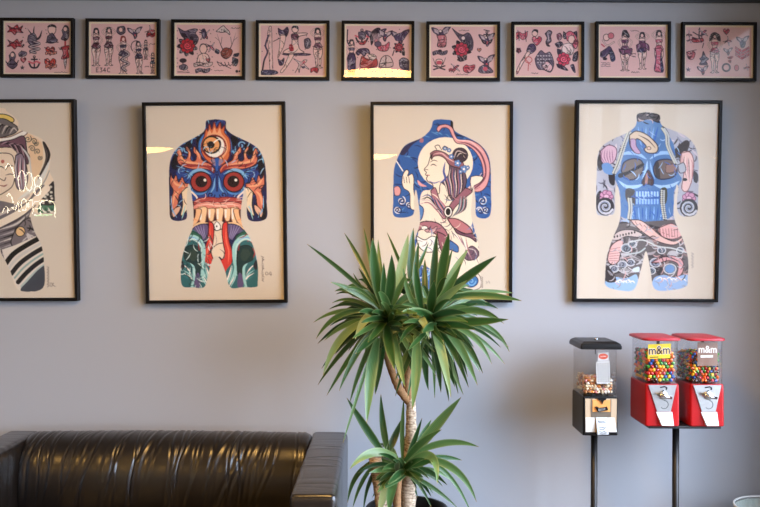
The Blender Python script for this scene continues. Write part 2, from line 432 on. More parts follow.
def art_moon(c):
    Cc = (385, 112, 5.452); D = (385, 200, 4.83)
    c.at(*Cc)
    arms = c.mask([(268, 46), (300, 38), (335, 40), (372, 48), (378, 90), (400, 112), (460, 140), (520, 175), (560, 225), (576, 290), (578, 400), (572, 560), (500, 566),
                   (494, 480), (484, 400), (474, 480), (470, 560), (488, 640), (508, 720), (512, 820), (506, 1000), (330, 1010), (290, 880), (240, 1000), (150, 1000), (140, 820), (160, 700), (190, 600),
                   (184, 500), (170, 420), (158, 480), (150, 560), (52, 566), (46, 480), (48, 380), (54, 300), (84, 222), (120, 175), (200, 140), (240, 108), (258, 80)])
    c.clip = arms
    c.put(arms, (46, 92, 158))
    c.swirls(40, 30, 590, 580, [(22, 38, 90), (24, 44, 96), (92, 146, 200), (40, 84, 150), (16, 22, 50)], 230, 46, 5.5, 8, ang=0.5, spread=0.9)
    c.poly([(362, 46), (378, 60), (384, 110), (430, 130), (400, 128), (366, 92)], BLK)
    c.poly([(84, 222), (120, 178), (200, 142), (150, 180), (110, 230)], (40, 40, 76))
    c.poly([(50, 410), (72, 400), (88, 420), (80, 450), (56, 450)], PINK, BLK, 3); c.poly([(200, 140), (214, 146), (210, 164), (192, 160)], MAUVE)
    for x, y, r in ((90, 480, 24), (130, 500, 18), (70, 530, 20), (530, 480, 24), (548, 530, 20), (515, 530, 16)):
        c.spiral(x, y, r, (226, 226, 226), 5, 1.4, r); c.spiral(x+6, y+6, r, NAVY, 5, 1.3, r+2)
    c.ell(332, 275, 150, 140, (245, 230, 206))
    # ribbon over the shoulder
    rib = [(296, 108), (286, 92), (300, 72), (340, 66), (372, 86), (388, 130), (410, 150), (470, 152), (530, 190), (566, 260), (572, 330), (556, 396), (520, 430), (480, 426), (520, 400), (536, 340), (526, 270), (490, 210), (440, 176), (392, 166), (370, 130), (350, 90), (318, 84)]
    c.poly(rib, PINK, (70, 30, 50), 4)
    c.stroke([(400, 160), (460, 172), (516, 214), (546, 280), (548, 350), (516, 408)], (110, 52, 72), 9, 2)
    c.stroke([(380, 120), (400, 150), (470, 160), (540, 220)], (246, 206, 200), 6, 2)
    for k in range(5): c.stroke([(560-k*8, 330), (540-k*12, 380), (480-k*16, 420+k*7), (410-k*8, 440+k*10)], [PINK, (110, 52, 72), MAUVE, BLK, (240, 200, 190)][k], 10, 2)
    # the body of the figure
    c.put(c.mask([(196, 450), (250, 420), (300, 400), (360, 420), (430, 430), (474, 420), (484, 520), (476, 640), (520, 760), (500, 1010), (150, 1010), (140, 860), (180, 660)]), (240, 226, 204))
    # loose hair
    c.poly([(330, 300), (372, 290), (420, 300), (444, 350), (440, 400), (410, 450), (372, 480), (344, 440), (330, 400), (312, 380), (318, 336)], (96, 76, 92), BLK, 4)
    for k in range(14):
        c.stroke([(330+k*7, 300+(k % 3)*8), (320+k*8, 350), (334+k*7, 400), (346+k*5, 460)], [(226, 210, 196), BLK, MAUVE, (70, 84, 130)][k % 4], 5, 2)
    # face looking left
    c.poly([(268, 218), (300, 208), (340, 240), (352, 290), (346, 340), (316, 372), (300, 400), (296, 440), (268, 440), (262, 392), (236, 376), (228, 358), (234, 346), (222, 338), (228, 326), (216, 310), (236, 286), (244, 262), (252, 236)], (246, 228, 204), (40, 30, 40), 4)
    c.stroke([(300, 384), (330, 360), (322, 320), (330, 270)], (70, 84, 150), 12, 2); c.stroke([(240, 372), (270, 384), (306, 372)], (90, 100, 160), 6, 2)
    c.stroke([(248, 272), (268, 260), (290, 266)], BLK, 4, 2); c.stroke([(250, 290), (266, 282), (284, 292)], BLK, 5, 2); c.stroke([(230, 340), (244, 342)], (150, 60, 70), 4)
    c.stroke([(222, 310), (236, 312)], BLK, 3)
    # hair and bun with flowers
    c.poly([(250, 222), (282, 206), (330, 220), (370, 250), (420, 262), (430, 300), (392, 300), (352, 284), (330, 252), (300, 236), (268, 240), (256, 256)], (150, 96, 104), BLK, 4)
    c.stroke([(262, 228), (310, 222), (346, 250), (390, 276)], (226, 180, 176), 7, 2); c.stroke([(254, 244), (262, 226), (280, 218)], BLK, 9, 1)
    c.ell(412, 232, 42, 40, (60, 48, 60), 0, BLK, 3)
    for k in range(4): c.stroke([(378+k*8, 250-k*4), (398+k*8, 210+k*6), (446-k*4, 226+k*10)], [(206, 190, 180), BLK][k % 2], 5, 2)
    for x, y, r in ((398, 276, 16), (432, 308, 18), (364, 240, 12), (452, 300, 10), (330, 196, 10), (352, 206, 10), (414, 322, 10)):
        for k in range(5): c.ell(x+r*0.7*math.cos(k*1.257), y+r*0.7*math.sin(k*1.257), r*0.5, r*0.5, (110, 152, 206), 0, (40, 60, 110), 2)
        c.ell(x, y, r*0.35, r*0.35, WHITE)
    c.stroke([(284, 200), (276, 184), (296, 178), (306, 196)], (50, 44, 54), 4); c.stroke([(310, 204), (326, 184), (346, 192)], (50, 44, 54), 4)
    # raised hand with a slender pipe
    c.stroke([(62, 258), (100, 318)], WHITE, 5)
    c.poly([(94, 380), (100, 340), (118, 312), (132, 322), (126, 346), (150, 334), (160, 366), (158, 420), (170, 520), (140, 520), (136, 440), (104, 412)], (246, 230, 206), (40, 34, 44), 4)
    for k in range(3): c.stroke([(104+k*14, 350), (108+k*14, 384)], (60, 50, 60), 3)
    c.poly([(470, 350), (500, 344), (536, 352), (520, 380), (486, 400), (474, 420), (466, 380)], (246, 230, 206), (50, 40, 50), 4)
    c.stroke([(180, 370), (196, 392), (226, 402)], PINK, 14, 2)
    # robe: collars, sash, folds
    c.poly([(250, 426), (276, 410), (296, 470), (318, 520), (336, 560), (320, 580), (290, 540), (262, 480)], MAUVE, BLK, 4)
    c.poly([(440, 410), (476, 430), (430, 470), (380, 520), (352, 570), (336, 556), (356, 500), (400, 450)], (150, 96, 108), BLK, 4)
    for k in range(4): c.stroke([(200-k*2, 460+k*12), (240, 450+k*14), (280, 500+k*10), (320, 560+k*6)], [(80, 92, 140), BLK, (206, 190, 184), MAUVE][k], 7, 2)
    c.spiral(356, 460, 22, BLK, 4, 1.2)
    c.swirls(190, 430, 480, 620, [(60, 50, 70), (120, 130, 170), (170, 120, 130), (246, 234, 214)], 22, 60, 4, 45, ang=0.9, spread=0.7)
    c.at(*D)
    for k in range(9): c.stroke([(236+k*3, -10), (252+k*5, 30), (292+k*2, 62+k*2)], [MAUVE, BLK, (110, 120, 160), (210, 150, 150)][k % 4], 5, 2)
    for k in range(9): c.stroke([(396-k*4, -20), (386-k*4, 40), (330-k, 74+k)], [(80, 100, 110), BLK, MAUVE, (170, 180, 180)][k % 4], 6, 2)
    c.ell(305, 54, 20, 26, WHITE, 0, BLK, 5); c.ell(305, 54, 12, 18, BLK)
    c.poly([(160, 16), (186, 40), (176, 90), (150, 100), (150, 60)], (84, 128, 184), NAVY, 4)
    c.poly([(300, 86), (350, 90), (406, 126), (420, 160), (380, 158), (330, 130)], (186, 120, 124), (60, 26, 44), 5)
    c.poly([(330, 130), (380, 160), (424, 160), (440, 200), (410, 180), (350, 160)], (110, 70, 90), BLK, 4)
    c.poly([(134, 140), (160, 112), (200, 100), (260, 112), (300, 160), (300, 210), (270, 180), (220, 150), (170, 140), (140, 170)], (170, 112, 122), (54, 24, 44), 5)
    c.poly([(180, 128), (220, 140), (250, 124), (240, 150), (200, 152)], (206, 160, 160), (54, 24, 44), 3); c.ell(190, 132, 16, 10, WHITE, 0, BLK, 3)
    c.poly([(150, 170), (190, 190), (230, 172), (270, 200), (250, 240), (200, 250), (160, 220)], WHITE, BLK, 4)
    c.poly([(250, 150), (290, 170), (310, 220), (290, 280), (262, 220)], (150, 92, 104), BLK, 4)
    c.poly([(310, 190), (350, 220), (350, 250), (320, 240), (300, 230)], (70, 112, 170), NAVY, 4)
    c.poly([(110, 300), (130, 270), (160, 290), (140, 320), (104, 330)], PINK, BLK, 3)
    c.poly([(390, 240), (420, 220), (452, 250), (440, 280), (400, 290), (380, 270)], (110, 84, 100), BLK, 4); c.stroke([(400, 232), (430, 240), (444, 268)], (206, 196, 190), 5, 2)
    for k in range(6): c.stroke([(320+k*14, 150+k*6), (360+k*8, 190+k*10), (400+k*4, 250+k*8)], [(120, 110, 120), WHITE, MAUVE][k % 3], 5, 2)
    c.poly([(352, 416), (380, 390), (420, 372), (446, 356), (460, 380), (456, 424), (400, 436)], (226, 214, 200), BLK, 3)
    c.ell(414, 392, 34, 28, (60, 118, 180), -0.3, NAVY, 4); c.spiral(414, 392, 22, SKY, 5, 1.3)
    c.poly([(140, 330), (200, 320), (240, 380), (230, 470), (120, 470)], (74, 116, 176)); c.swirls(120, 320, 260, 470, [NAVY, SKY, WHITE], 24, 50, 5, 5)
    c.swirls(120, 90, 450, 330, [(52, 40, 60), (110, 84, 100), (120, 140, 180), (236, 220, 200)], 46, 44, 3.4, 44, ang=0.9, spread=1.1)
    c.clip = None
    for k in range(6): c.stroke([(462, 370+k*9), (470, 374+k*9), (464, 379+k*9)], (120, 108, 100), 2.2)
    c.stroke([(486, 392), (492, 398), (486, 402)], (130, 118, 110), 2); c.stroke([(498, 390), (504, 402)], (130, 118, 110), 2)

def art_skull(c):
    E = (590, 105, 5.067); Ff = (590, 200, 4.83)
    c.at(*E)
    body = c.mask([(244, 48), (270, 38), (300, 36), (356, 48), (362, 86), (380, 108), (430, 128), (490, 155), (530, 195), (550, 250), (556, 340), (552, 470), (548, 540), (520, 560), (470, 558), (448, 530), (446, 470), (452, 420), (444, 400),
                   (432, 470), (430, 560), (450, 620), (480, 690), (502, 780), (500, 870), (492, 916), (420, 936), (332, 930), (310, 830), (288, 738), (262, 830), (228, 930), (160, 938), (86, 916), (80, 860), (90, 760), (120, 670), (150, 600), (160, 540),
                   (156, 460), (140, 400), (130, 460), (130, 530), (110, 556), (60, 556), (38, 540), (36, 450), (40, 340), (46, 250), (70, 205), (120, 172), (190, 140), (230, 112), (242, 86)])
    c.clip = body
    c.put(body, (176, 178, 190))
    # upper clouds, grey scales, dark gaps
    c.swirls(30, 130, 560, 560, [(206, 196, 204), (130, 134, 156), (96, 94, 106), (226, 214, 214), (44, 40, 46), (44, 40, 46)], 220, 46, 8, 11, ang=1.3, spread=0.9)
    for p in ([(46, 260), (70, 215), (110, 200), (96, 260), (80, 300), (60, 330), (44, 310)], [(100, 330), (128, 320), (130, 400), (104, 390)], [(36, 460), (60, 430), (70, 500), (40, 520)], [(480, 180), (510, 190), (490, 240), (430, 270), (400, 260)], [(530, 330), (552, 350), (548, 390), (530, 380)]):
        c.poly(p, (44, 38, 40))
    c.poly([(60, 230), (100, 200), (140, 220), (130, 280), (90, 300), (64, 280)], (216, 180, 196), (90, 60, 80), 4)
    for k in range(5): c.stroke([(70+k*12, 224), (64+k*14, 260), (84+k*10, 296)], (150, 104, 130), 4, 2)
    c.poly([(66, 300), (100, 290), (130, 330), (120, 350), (80, 340)], (110, 150, 200))
    # blue skull
    c.poly([(220, 120), (244, 78), (300, 96), (360, 82), (390, 130), (430, 200), (440, 290), (452, 340), (470, 372), (450, 410), (430, 440), (420, 560), (300, 585), (160, 560), (160, 460), (148, 410), (132, 360), (160, 310), (168, 230), (196, 170)], (84, 124, 176))
    c.poly([(236, 84), (300, 74), (366, 84), (356, 160), (330, 150), (280, 130), (244, 130)], (92, 134, 184)); c.poly([(246, 46), (300, 38), (356, 50), (350, 84), (300, 70), (250, 82)], (84, 76, 78), BLK, 3)
    c.swirls(240, 36, 360, 84, [BLK, (200, 180, 170), BLK], 22, 34, 6, 4)
    for k in range(6): c.stroke([(250+k*20, 110), (256+k*16, 160), (270+k*10, 220)], [(126, 172, 224), (60, 104, 184)][k % 2], 9, 2)
    c.stroke([(160, 250), (200, 240), (250, 246), (290, 270)], (156, 196, 236), 18, 2); c.stroke([(310, 270), (350, 244), (400, 240), (436, 256)], (156, 196, 236), 18, 2)
    # sockets and nose
    c.poly([(164, 330), (176, 290), (216, 270), (262, 276), (276, 310), (262, 350), (220, 376), (180, 366)], (116, 104, 96), (34, 40, 70), 6)
    c.poly([(328, 310), (346, 280), (400, 272), (440, 292), (444, 340), (416, 366), (360, 372), (332, 350)], (112, 100, 94), (34, 40, 70), 6)
    c.poly([(150, 346), (200, 330), (270, 292), (276, 306), (220, 336), (160, 366)], (36, 34, 38)); c.poly([(336, 300), (352, 286), (360, 370), (338, 352)], (66, 62, 62)); c.poly([(390, 300), (440, 296), (440, 330), (392, 340)], (150, 120, 110), (70, 50, 50), 3)
    c.poly([(294, 330), (306, 330), (328, 380), (320, 404), (298, 398), (276, 404), (268, 384)], (70, 50, 46), (30, 40, 80), 4)
    c.poly([(288, 350), (298, 344), (296, 394), (284, 394)], (176, 130, 116))
    c.stroke([(296, 280), (290, 320), (270, 370)], (166, 204, 240), 9, 2); c.stroke([(310, 284), (318, 330), (334, 370)], (140, 186, 232), 8, 2)
    # cheeks and teeth
    c.stroke([(150, 380), (190, 410), (240, 410), (270, 400)], (170, 206, 240), 18, 2); c.stroke([(330, 400), (370, 412), (420, 404), (456, 384)], (170, 206, 240), 18, 2)
    c.poly([(190, 420), (232, 430), (236, 500), (204, 500), (184, 460)], (72, 68, 66)); c.poly([(362, 424), (394, 420), (392, 490), (362, 500)], (72, 74, 60))
    for row, y in ((0, 432), (1, 470)):
        for k in range(8):
            x = 236+k*15
            c.poly([(x, y), (x+13, y), (x+13, y+30), (x, y+30)], (172, 208, 242) if row == 0 else (150, 192, 236), (62, 108, 186), 3, smooth=False)
    c.stroke([(226, 462), (300, 470), (368, 460)], (50, 90, 170), 5)
    c.poly([(200, 510), (250, 506), (300, 512), (390, 500), (400, 560), (300, 590), (190, 560)], (84, 126, 182)); 
    for k in range(9): c.stroke([(210+k*20, 512), (214+k*19, 550), (222+k*17, 580)], [(140, 184, 236), (52, 96, 176)][k % 2], 6, 2)
    c.swirls(140, 110, 460, 580, [(60, 104, 180), (170, 204, 238), (60, 104, 180)], 70, 40, 4.2, 93, ang=1.3, spread=0.9)
    # chains
    def chain(pts):
        q = catmull(pts, False, 7)
        c.stroke(pts, (58, 58, 60), 22)
        for i, (x, y) in enumerate(q):
            c.ell(x-6, y, 5, 4.5, (206, 206, 190)); c.ell(x+6, y+2, 5, 4.5, (190, 196, 196))
    chain([(204, 134), (186, 180), (166, 240), (150, 290), (128, 340)]); chain([(376, 116), (396, 150), (400, 200), (420, 250), (440, 290)])
    chain([(206, 470), (210, 520), (204, 570)]); chain([(374, 430), (374, 500), (384, 570)])
    # snake head
    c.poly([(206, 150), (240, 130), (290, 146), (330, 180), (350, 210), (340, 238), (300, 240), (280, 222), (290, 206), (262, 176), (240, 170), (236, 200), (256, 240), (230, 236), (208, 200)], (216, 196, 170), (50, 40, 40), 5)
    c.poly([(212, 170), (236, 172), (240, 204), (262, 240), (236, 240), (212, 206)], (190, 160, 190), (90, 60, 90), 3); c.stroke([(252, 150), (300, 176), (336, 214)], (90, 70, 60), 6, 2); c.ell(304, 216, 10, 8, (226, 190, 170), 0, BLK, 3)
    # pink figures on the right arm
    c.poly([(470, 240), (510, 236), (530, 280), (524, 360), (500, 430), (470, 420), (480, 340), (462, 300)], (232, 196, 188), (130, 80, 80), 4)
    for k in range(7): c.stroke([(476+k*7, 250+k*4), (470+k*9, 300), (490+k*5, 360+k*6)], [(196, 130, 130), (110, 70, 72), (240, 214, 208)][k % 3], 4, 2)
    c.ell(486, 374, 12, 8, BLK); c.poly([(450, 300), (480, 290), (490, 330), (460, 340)], (176, 180, 190), (70, 60, 70), 4)
    for cx, cy in ((88, 460), (506, 470)):
        for k in range(7): c.ell(cx+20*math.cos(k*0.9), cy+20*math.sin(k*0.9), 15, 13, (206, 150, 178), 0, (110, 50, 90), 3)
        c.ell(cx, cy, 14, 12, (226, 180, 200), 0, (110, 50, 90), 3)
    c.at(*Ff)
    for cx, cy in ((78, 28), (482, 34)):
        c.ell(cx, cy, 44, 44, (50, 48, 52)); c.spiral(cx, cy, 38, (206, 208, 214), 10, 1.8, 0.4); c.spiral(cx, cy, 30, (140, 150, 170), 5, 1.6, 2)
    # lower body: belly snake, clouds, water
    c.put(c.mask([(130, 110), (430, 90), (490, 200), (490, 450), (70, 450), (70, 240)], False), (98, 92, 92))
    c.swirls(70, 110, 490, 440, [(70, 66, 68), (166, 160, 160), (54, 50, 52), (140, 116, 112), (190, 188, 190)], 90, 60, 12, 21)
    c.poly([(100, 190), (140, 150), (200, 140), (256, 160), (240, 176), (180, 172), (140, 190)], (206, 190, 184), BLK, 3)
    for k in range(9): c.ell(108+k*14, 178-k*3.2, 4, 6, BLK)
    c.poly([(200, 92), (250, 96), (300, 130), (350, 172), (410, 196), (452, 176), (440, 200), (400, 214), (330, 196), (270, 160), (220, 118)], (226, 190, 178), (70, 50, 50), 4)
    c.poly([(340, 130), (400, 110), (440, 140), (446, 170), (400, 186), (350, 170)], (228, 176, 172), (90, 60, 60), 4)
    for k in range(10): c.stroke([(222+k*22, 100+k*9), (232+k*22, 116+k*7)], (150, 100, 96), 3)
    for k in range(6): c.stroke([(356+k*14, 136), (362+k*13, 176)], (160, 110, 110), 3)
    c.poly([(92, 260), (110, 214), (150, 190), (164, 210), (150, 260), (140, 296), (110, 310), (90, 290)], (226, 184, 178), (80, 50, 50), 4)
    for k in range(6): c.stroke([(98, 236+k*11), (150-k*2, 226+k*13)], (176, 126, 124), 3)
    for x, y, r, a in ((180, 230, 26, 0), (210, 210, 20, 2), (160, 310, 22, 1), (200, 300, 20, 3), (350, 240, 20, 0), (320, 300, 26, 1), (390, 330, 30, 2), (440, 240, 18, 1), (120, 330, 20, 3), (300, 340, 20, 0)):
        c.ell(x, y, r, r*0.8, [(120, 132, 144), (136, 144, 160)][int(a) % 2], 0, (206, 208, 210), 4); c.spiral(x, y, r*0.7, (60, 60, 66), 4, 1.3, a)
    c.stroke([(200, 200), (260, 190), (330, 220), (400, 230), (470, 250)], (206, 210, 206), 6); c.stroke([(180, 260), (240, 250), (270, 230)], (186, 196, 194), 6)
    c.poly([(300, 300), (350, 270), (420, 270), (456, 300), (450, 350), (424, 366), (430, 310), (390, 290), (340, 300)], (214, 160, 160), (80, 50, 54), 4)
    c.stroke([(310, 296), (370, 270), (440, 296)], (60, 50, 54), 6, 2)
    c.poly([(78, 390), (120, 370), (180, 376), (230, 360), (224, 450), (90, 450)], (150, 186, 222)); c.poly([(310, 380), (360, 360), (410, 372), (476, 360), (470, 440), (320, 450)], (150, 182, 220))
    for k in range(6):
        c.stroke([(86+k*20, 396), (110+k*20, 384+6*(k % 2)), (130+k*18, 400)], WHITE, 5, 2); c.stroke([(320+k*24, 384), (344+k*22, 372+6*(k % 2)), (360+k*22, 390)], WHITE, 5, 2)
    c.poly([(80, 320), (110, 340), (130, 390), (80, 390)], (52, 46, 46)); c.stroke([(90, 340), (104, 360), (120, 350)], (140, 130, 126), 4)
    c.swirls(80, 110, 480, 430, [(44, 40, 42), (200, 196, 198), (214, 168, 164), (150, 150, 160)], 110, 40, 4.0, 92, ang=0.3, spread=1.3)
    c.ell(390, 330, 22, 20, (110, 150, 200)); c.poly([(210, 330), (240, 320), (240, 344), (214, 344)], (206, 222, 230))
    c.clip = None
    for k in range(5): c.stroke([(494, 252+k*15), (504, 258+k*15), (496, 265+k*15)], (150, 140, 134), 2.4)

def art_serene(c):
    G = (0, 95, 4.826); H = (0, 190, 4.41)
    c.at(*G)
    body = c.mask([(-300, 60), (-10, 60), (30, 78), (60, 100), (86, 130), (84, 160), (130, 180), (190, 205), (224, 240), (240, 290), (232, 360), (252, 410), (256, 470), (252, 556), (180, 566), (150, 560),
                   (140, 590), (160, 660), (190, 720), (202, 800), (196, 930), (80, 940), (40, 850), (0, 770), (-60, 700), (-400, 700)])
    c.clip = body
    c.put(body, (236, 218, 192))
    c.poly([(-60, 90), (20, 92), (62, 112), (56, 130), (10, 116), (-60, 112)], (232, 204, 110), BLK, 4)
    c.poly([(-60, 116), (10, 112), (50, 130), (84, 160), (50, 190), (-60, 205)], (110, 104, 104), BLK, 4)
    for k in range(7): c.stroke([(-30+k*12, 186), (-10+k*12, 140+k*3), (20+k*10, 150+k*4)], [(200, 190, 180), BLK, (70, 64, 68)][k % 3], 7, 2)
    c.poly([(-60, 206), (40, 200), (110, 170), (124, 186), (60, 216), (-60, 232)], WHITE, (110, 70, 60), 4)
    c.poly([(-60, 234), (50, 214), (110, 196), (124, 260), (130, 330), (96, 300), (70, 256), (0, 250), (-60, 262)], (110, 78, 92), BLK, 4)
    for k in range(9): c.stroke([(-10+k*12, 236), (20+k*11, 224+k*3), (60+k*8, 260+k*8)], [(60, 44, 60), (170, 140, 150), BLK][k % 3], 6, 2)
    c.poly([(-60, 280), (40, 280), (64, 320), (66, 390), (40, 450), (-60, 480)], (240, 220, 194), (70, 50, 50), 4)
    c.ell(8, 318, 9, 9, (196, 110, 96)); c.stroke([(20, 360), (36, 338), (62, 340)], (50, 40, 50), 5, 2); c.stroke([(-20, 350), (0, 342), (16, 352)], (50, 40, 50), 5, 2)
    c.stroke([(20, 384), (44, 378), (62, 384)], (50, 40, 50), 4, 2); c.stroke([(-6, 400), (14, 410), (22, 396)], (90, 60, 60), 4); c.stroke([(-10, 432), (14, 436), (30, 428)], (150, 80, 76), 6, 2)
    c.poly([(70, 290), (100, 280), (120, 330), (128, 400), (110, 450), (80, 450), (66, 400)], (140, 124, 140), BLK, 4)
    for k in range(8): c.stroke([(76+k*6, 300), (70+k*7, 360), (86+k*4, 440)], [(210, 200, 206), (50, 40, 54), MAUVE][k % 3], 5, 2)
    c.stroke([(100, 250), (136, 300), (148, 370), (140, 420)], (206, 206, 206), 14, 2); c.stroke([(110, 250), (146, 310), (152, 380)], BLK, 4, 2)
    c.poly([(124, 190), (170, 206), (200, 240), (200, 320), (176, 390), (150, 380), (140, 300)], (236, 204, 164))
    for x, y, r in ((130, 210, 18), (160, 222, 16), (150, 256, 16), (176, 270, 15), (186, 300, 12), (168, 232, 12)):
        c.spiral(x, y, r, (80, 80, 76), 4, 1.4, r)
    c.poly([(200, 224), (216, 232), (238, 286), (214, 350), (184, 402), (178, 392), (206, 330), (214, 286)], (30, 26, 30))
    c.stroke([(206, 236), (222, 290), (196, 370)], (110, 96, 92), 3, 2)
    c.stroke([(236, 310), (200, 390), (150, 450), (80, 500)], (222, 222, 214), 22, 2); c.stroke([(244, 330), (210, 410), (170, 460)], (140, 150, 150), 5, 2)
    c.poly([(254, 410), (256, 500), (200, 500), (186, 492)], (30, 28, 34))
    for x, y in ((238, 440), (240, 466), (222, 476), (210, 488), (240, 486)): c.ell(x, y, 7, 6, (200, 196, 186))
    c.at(*H)
    c.put(c.mask([(-60, 60), (90, 60), (150, 0), (190, -20), (120, 120), (150, 200), (60, 330), (-60, 330)]), (110, 104, 108))
    for k in range(12): c.stroke([(-10, 130+k*14), (50+k*5, 110+k*12), (120, 60+k*14)], [(60, 56, 62), (170, 164, 164), BLK, (210, 204, 196)][k % 4], 8, 2)
    c.stroke([(-40, 160), (60, 110), (130, 60), (200, -10)], (240, 226, 204), 30); c.stroke([(-40, 182), (70, 128), (150, 64)], (70, 66, 72), 5); c.stroke([(-20, 110), (60, 70), (120, 20)], (200, 190, 180), 12)
    c.poly([(166, 64), (236, 58), (244, 100), (170, 112)], (70, 120, 96), DTEAL, 4); c.poly([(170, 60), (230, 20), (250, 10), (248, 60)], (40, 36, 40))
    for k in range(4): c.stroke([(176+k*14, 74), (190+k*14, 94), (214+k*8, 84)], [WHITE, BLK][k % 2], 5, 2)
    for x, y in ((200, 40), (222, 34), (236, 50), (184, 54), (214, 52)): c.ell(x, y, 7, 6, (206, 200, 190), 0, BLK, 2)
    c.poly([(60, 170), (100, 130), (136, 120), (150, 160), (160, 210), (120, 240), (70, 260), (40, 230)], (120, 112, 116), BLK, 4)
    c.ell(82, 180, 20, 22, (232, 196, 142), 0.5, BLK, 3); c.swirls(70, 130, 150, 240, [BLK, (206, 200, 196), (70, 64, 70)], 26, 36, 6, 2)
    c.put(c.mask([(0, 260), (60, 240), (150, 200), (190, 240), (190, 440), (70, 440), (20, 340)], False), (226, 218, 204))
    for k, (dx, col, w) in enumerate(((0, BLK, 22), (1, (206, 204, 196), 12), (2, (24, 24, 28), 20), (3, (150, 178, 170), 8), (4, (24, 24, 28), 20), (5, (180, 196, 190), 10), (6, (66, 74, 84), 40))):
        o = k*30
        c.stroke([(10+o*0.5, 330+o*0.62), (50+o*0.45, 280+o*0.72), (110+o*0.3, 240+o*0.74), (190, 196+o*0.86)], col, w)
    c.poly([(150, 390), (188, 350), (188, 436), (100, 440)], (64, 70, 80))
    c.clip = None
    for k in range(7): c.stroke([(198, 336+k*13), (207, 341+k*13), (199, 348+k*13)], (104, 94, 88), 2.4)
    c.ell(216, 416, 5, 8, None, 0, (110, 98, 92), 2); c.stroke([(228, 408), (222, 416), (234, 424)], (110, 98, 92), 2.2)
# ------------------------------------------------------------------ the nine sheets of small drawings
IK = (40, 30, 44); RS = (176, 48, 60); RP = (204, 92, 108); SH = (96, 84, 104); SKIN = (232, 196, 186); VIO = (74, 56, 88)

def f_rose(c, x, y, r, col=RS, leaves=6):
    for k in range(leaves):
        a = k*2*PI/leaves+0.3
        tip = (x+math.cos(a)*r*1.55, y+math.sin(a)*r*1.55)
        c.poly([(x+math.cos(a-0.45)*r*0.8, y+math.sin(a-0.45)*r*0.8), (x+math.cos(a-0.2)*r*1.3, y+math.sin(a-0.2)*r*1.3), tip, (x+math.cos(a+0.25)*r*1.25, y+math.sin(a+0.25)*r*1.25), (x+math.cos(a+0.45)*r*0.8, y+math.sin(a+0.45)*r*0.8)], IK)
    for k in range(8):
        a = k*PI/4
        c.ell(x+math.cos(a)*r*0.66, y+math.sin(a)*r*0.66, r*0.42, r*0.36, col, a, IK, 3)
    c.ell(x, y, r*0.62, r*0.6, col, 0, IK, 3)
    c.spiral(x, y, r*0.5, tuple(min(255, v+50) for v in col), max(3, r*0.13), 1.6, 0.4); c.spiral(x, y, r*0.56, IK, 2.6, 1.7, 1.2)
def f_heart(c, x, y, r, col=RS):
    c.poly([(x, y+r), (x-r*0.8, y+r*0.1), (x-r*0.85, y-r*0.5), (x-r*0.4, y-r*0.75), (x, y-r*0.35), (x+r*0.4, y-r*0.75), (x+r*0.85, y-r*0.5), (x+r*0.8, y+r*0.1)], col, IK, 3.5)
    c.stroke([(x-r*0.5, y-r*0.4), (x-r*0.3, y-r*0.5)], (236, 170, 170), 4)
def f_star(c, x, y, r, col=IK):
    c.poly([(x+math.sin(k*PI/5)*(r if k % 2 == 0 else r*0.42), y-math.cos(k*PI/5)*(r if k % 2 == 0 else r*0.42)) for k in range(10)], col, IK, 2, smooth=False)
def f_swallow(c, x, y, r, a=0.0, col=VIO):
    def t(p): return [(x+r*(u*math.cos(a)-v*math.sin(a)), y+r*(u*math.sin(a)+v*math.cos(a))) for u, v in p]
    c.poly(t([(0.9, -0.1), (0.6, -0.25), (0.2, -0.2), (-0.3, -0.9), (-0.1, -0.1), (-0.9, 0.5), (-0.4, 0.25), (-0.5, 0.7), (0, 0.2), (0.6, 0.9), (0.4, 0.15), (0.7, 0.05)]), col, IK, 3)
    c.poly(t([(0.7, -0.1), (0.3, -0.1), (-0.1, 0.1), (0.3, 0.12)]), RP)
    c.stroke(t([(-0.2, -0.7), (0.1, -0.2)]), (206, 190, 196), 3, 2); c.stroke(t([(0.5, 0.7), (0.3, 0.2)]), (206, 190, 196), 3, 2)
def f_eagle(c, x, y, r, flip=1):
    def t(p): return [(x+r*u*flip, y+r*v) for u, v in p]
    c.poly(t([(0, -0.2), (0.4, -0.7), (1.1, -0.9), (0.9, -0.5), (0.7, -0.1), (0.35, 0.15), (0.3, 0.6), (0, 0.9), (-0.2, 0.4), (-0.5, 0.1), (-0.9, -0.2), (-1.1, -0.7), (-0.5, -0.55), (-0.2, -0.3)]), VIO, IK, 4)
    for k in range(5):
        c.stroke(t([(0.25+k*0.13, -0.45-k*0.07), (0.35+k*0.1, 0.0-k*0.04)]), (206, 186, 190), 3, 2); c.stroke(t([(-0.3-k*0.13, -0.4-k*0.04), (-0.35-k*0.08, 0.0-k*0.05)]), (206, 186, 190), 3, 2)
    c.ell(x-0.1*r*flip, y-0.3*r, r*0.17, r*0.15, (230, 210, 205), 0, IK, 3); c.poly(t([(-0.05, 0.2), (0.2, 0.25), (0.1, 0.65), (-0.1, 0.5)]), RP, IK, 2)
def f_anchor(c, x, y, r):
    c.ell(x, y-r*0.85, r*0.16, r*0.16, None, 0, IK, 5)
    c.stroke([(x, y-r*0.7), (x, y+r*0.8)], IK, 9); c.stroke([(x-r*0.45, y-r*0.45), (x+r*0.45, y-r*0.45)], IK, 8)
    c.stroke([(x-r*0.8, y+r*0.2), (x-r*0.5, y+r*0.75), (x, y+r*0.9), (x+r*0.5, y+r*0.75), (x+r*0.8, y+r*0.2)], IK, 10)
    c.stroke([(x-r*0.9, y-r*0.1), (x-r*0.2, y+r*0.15), (x+r*0.3, y-r*0.1), (x+r*0.9, y+r*0.1)], RP, 9)
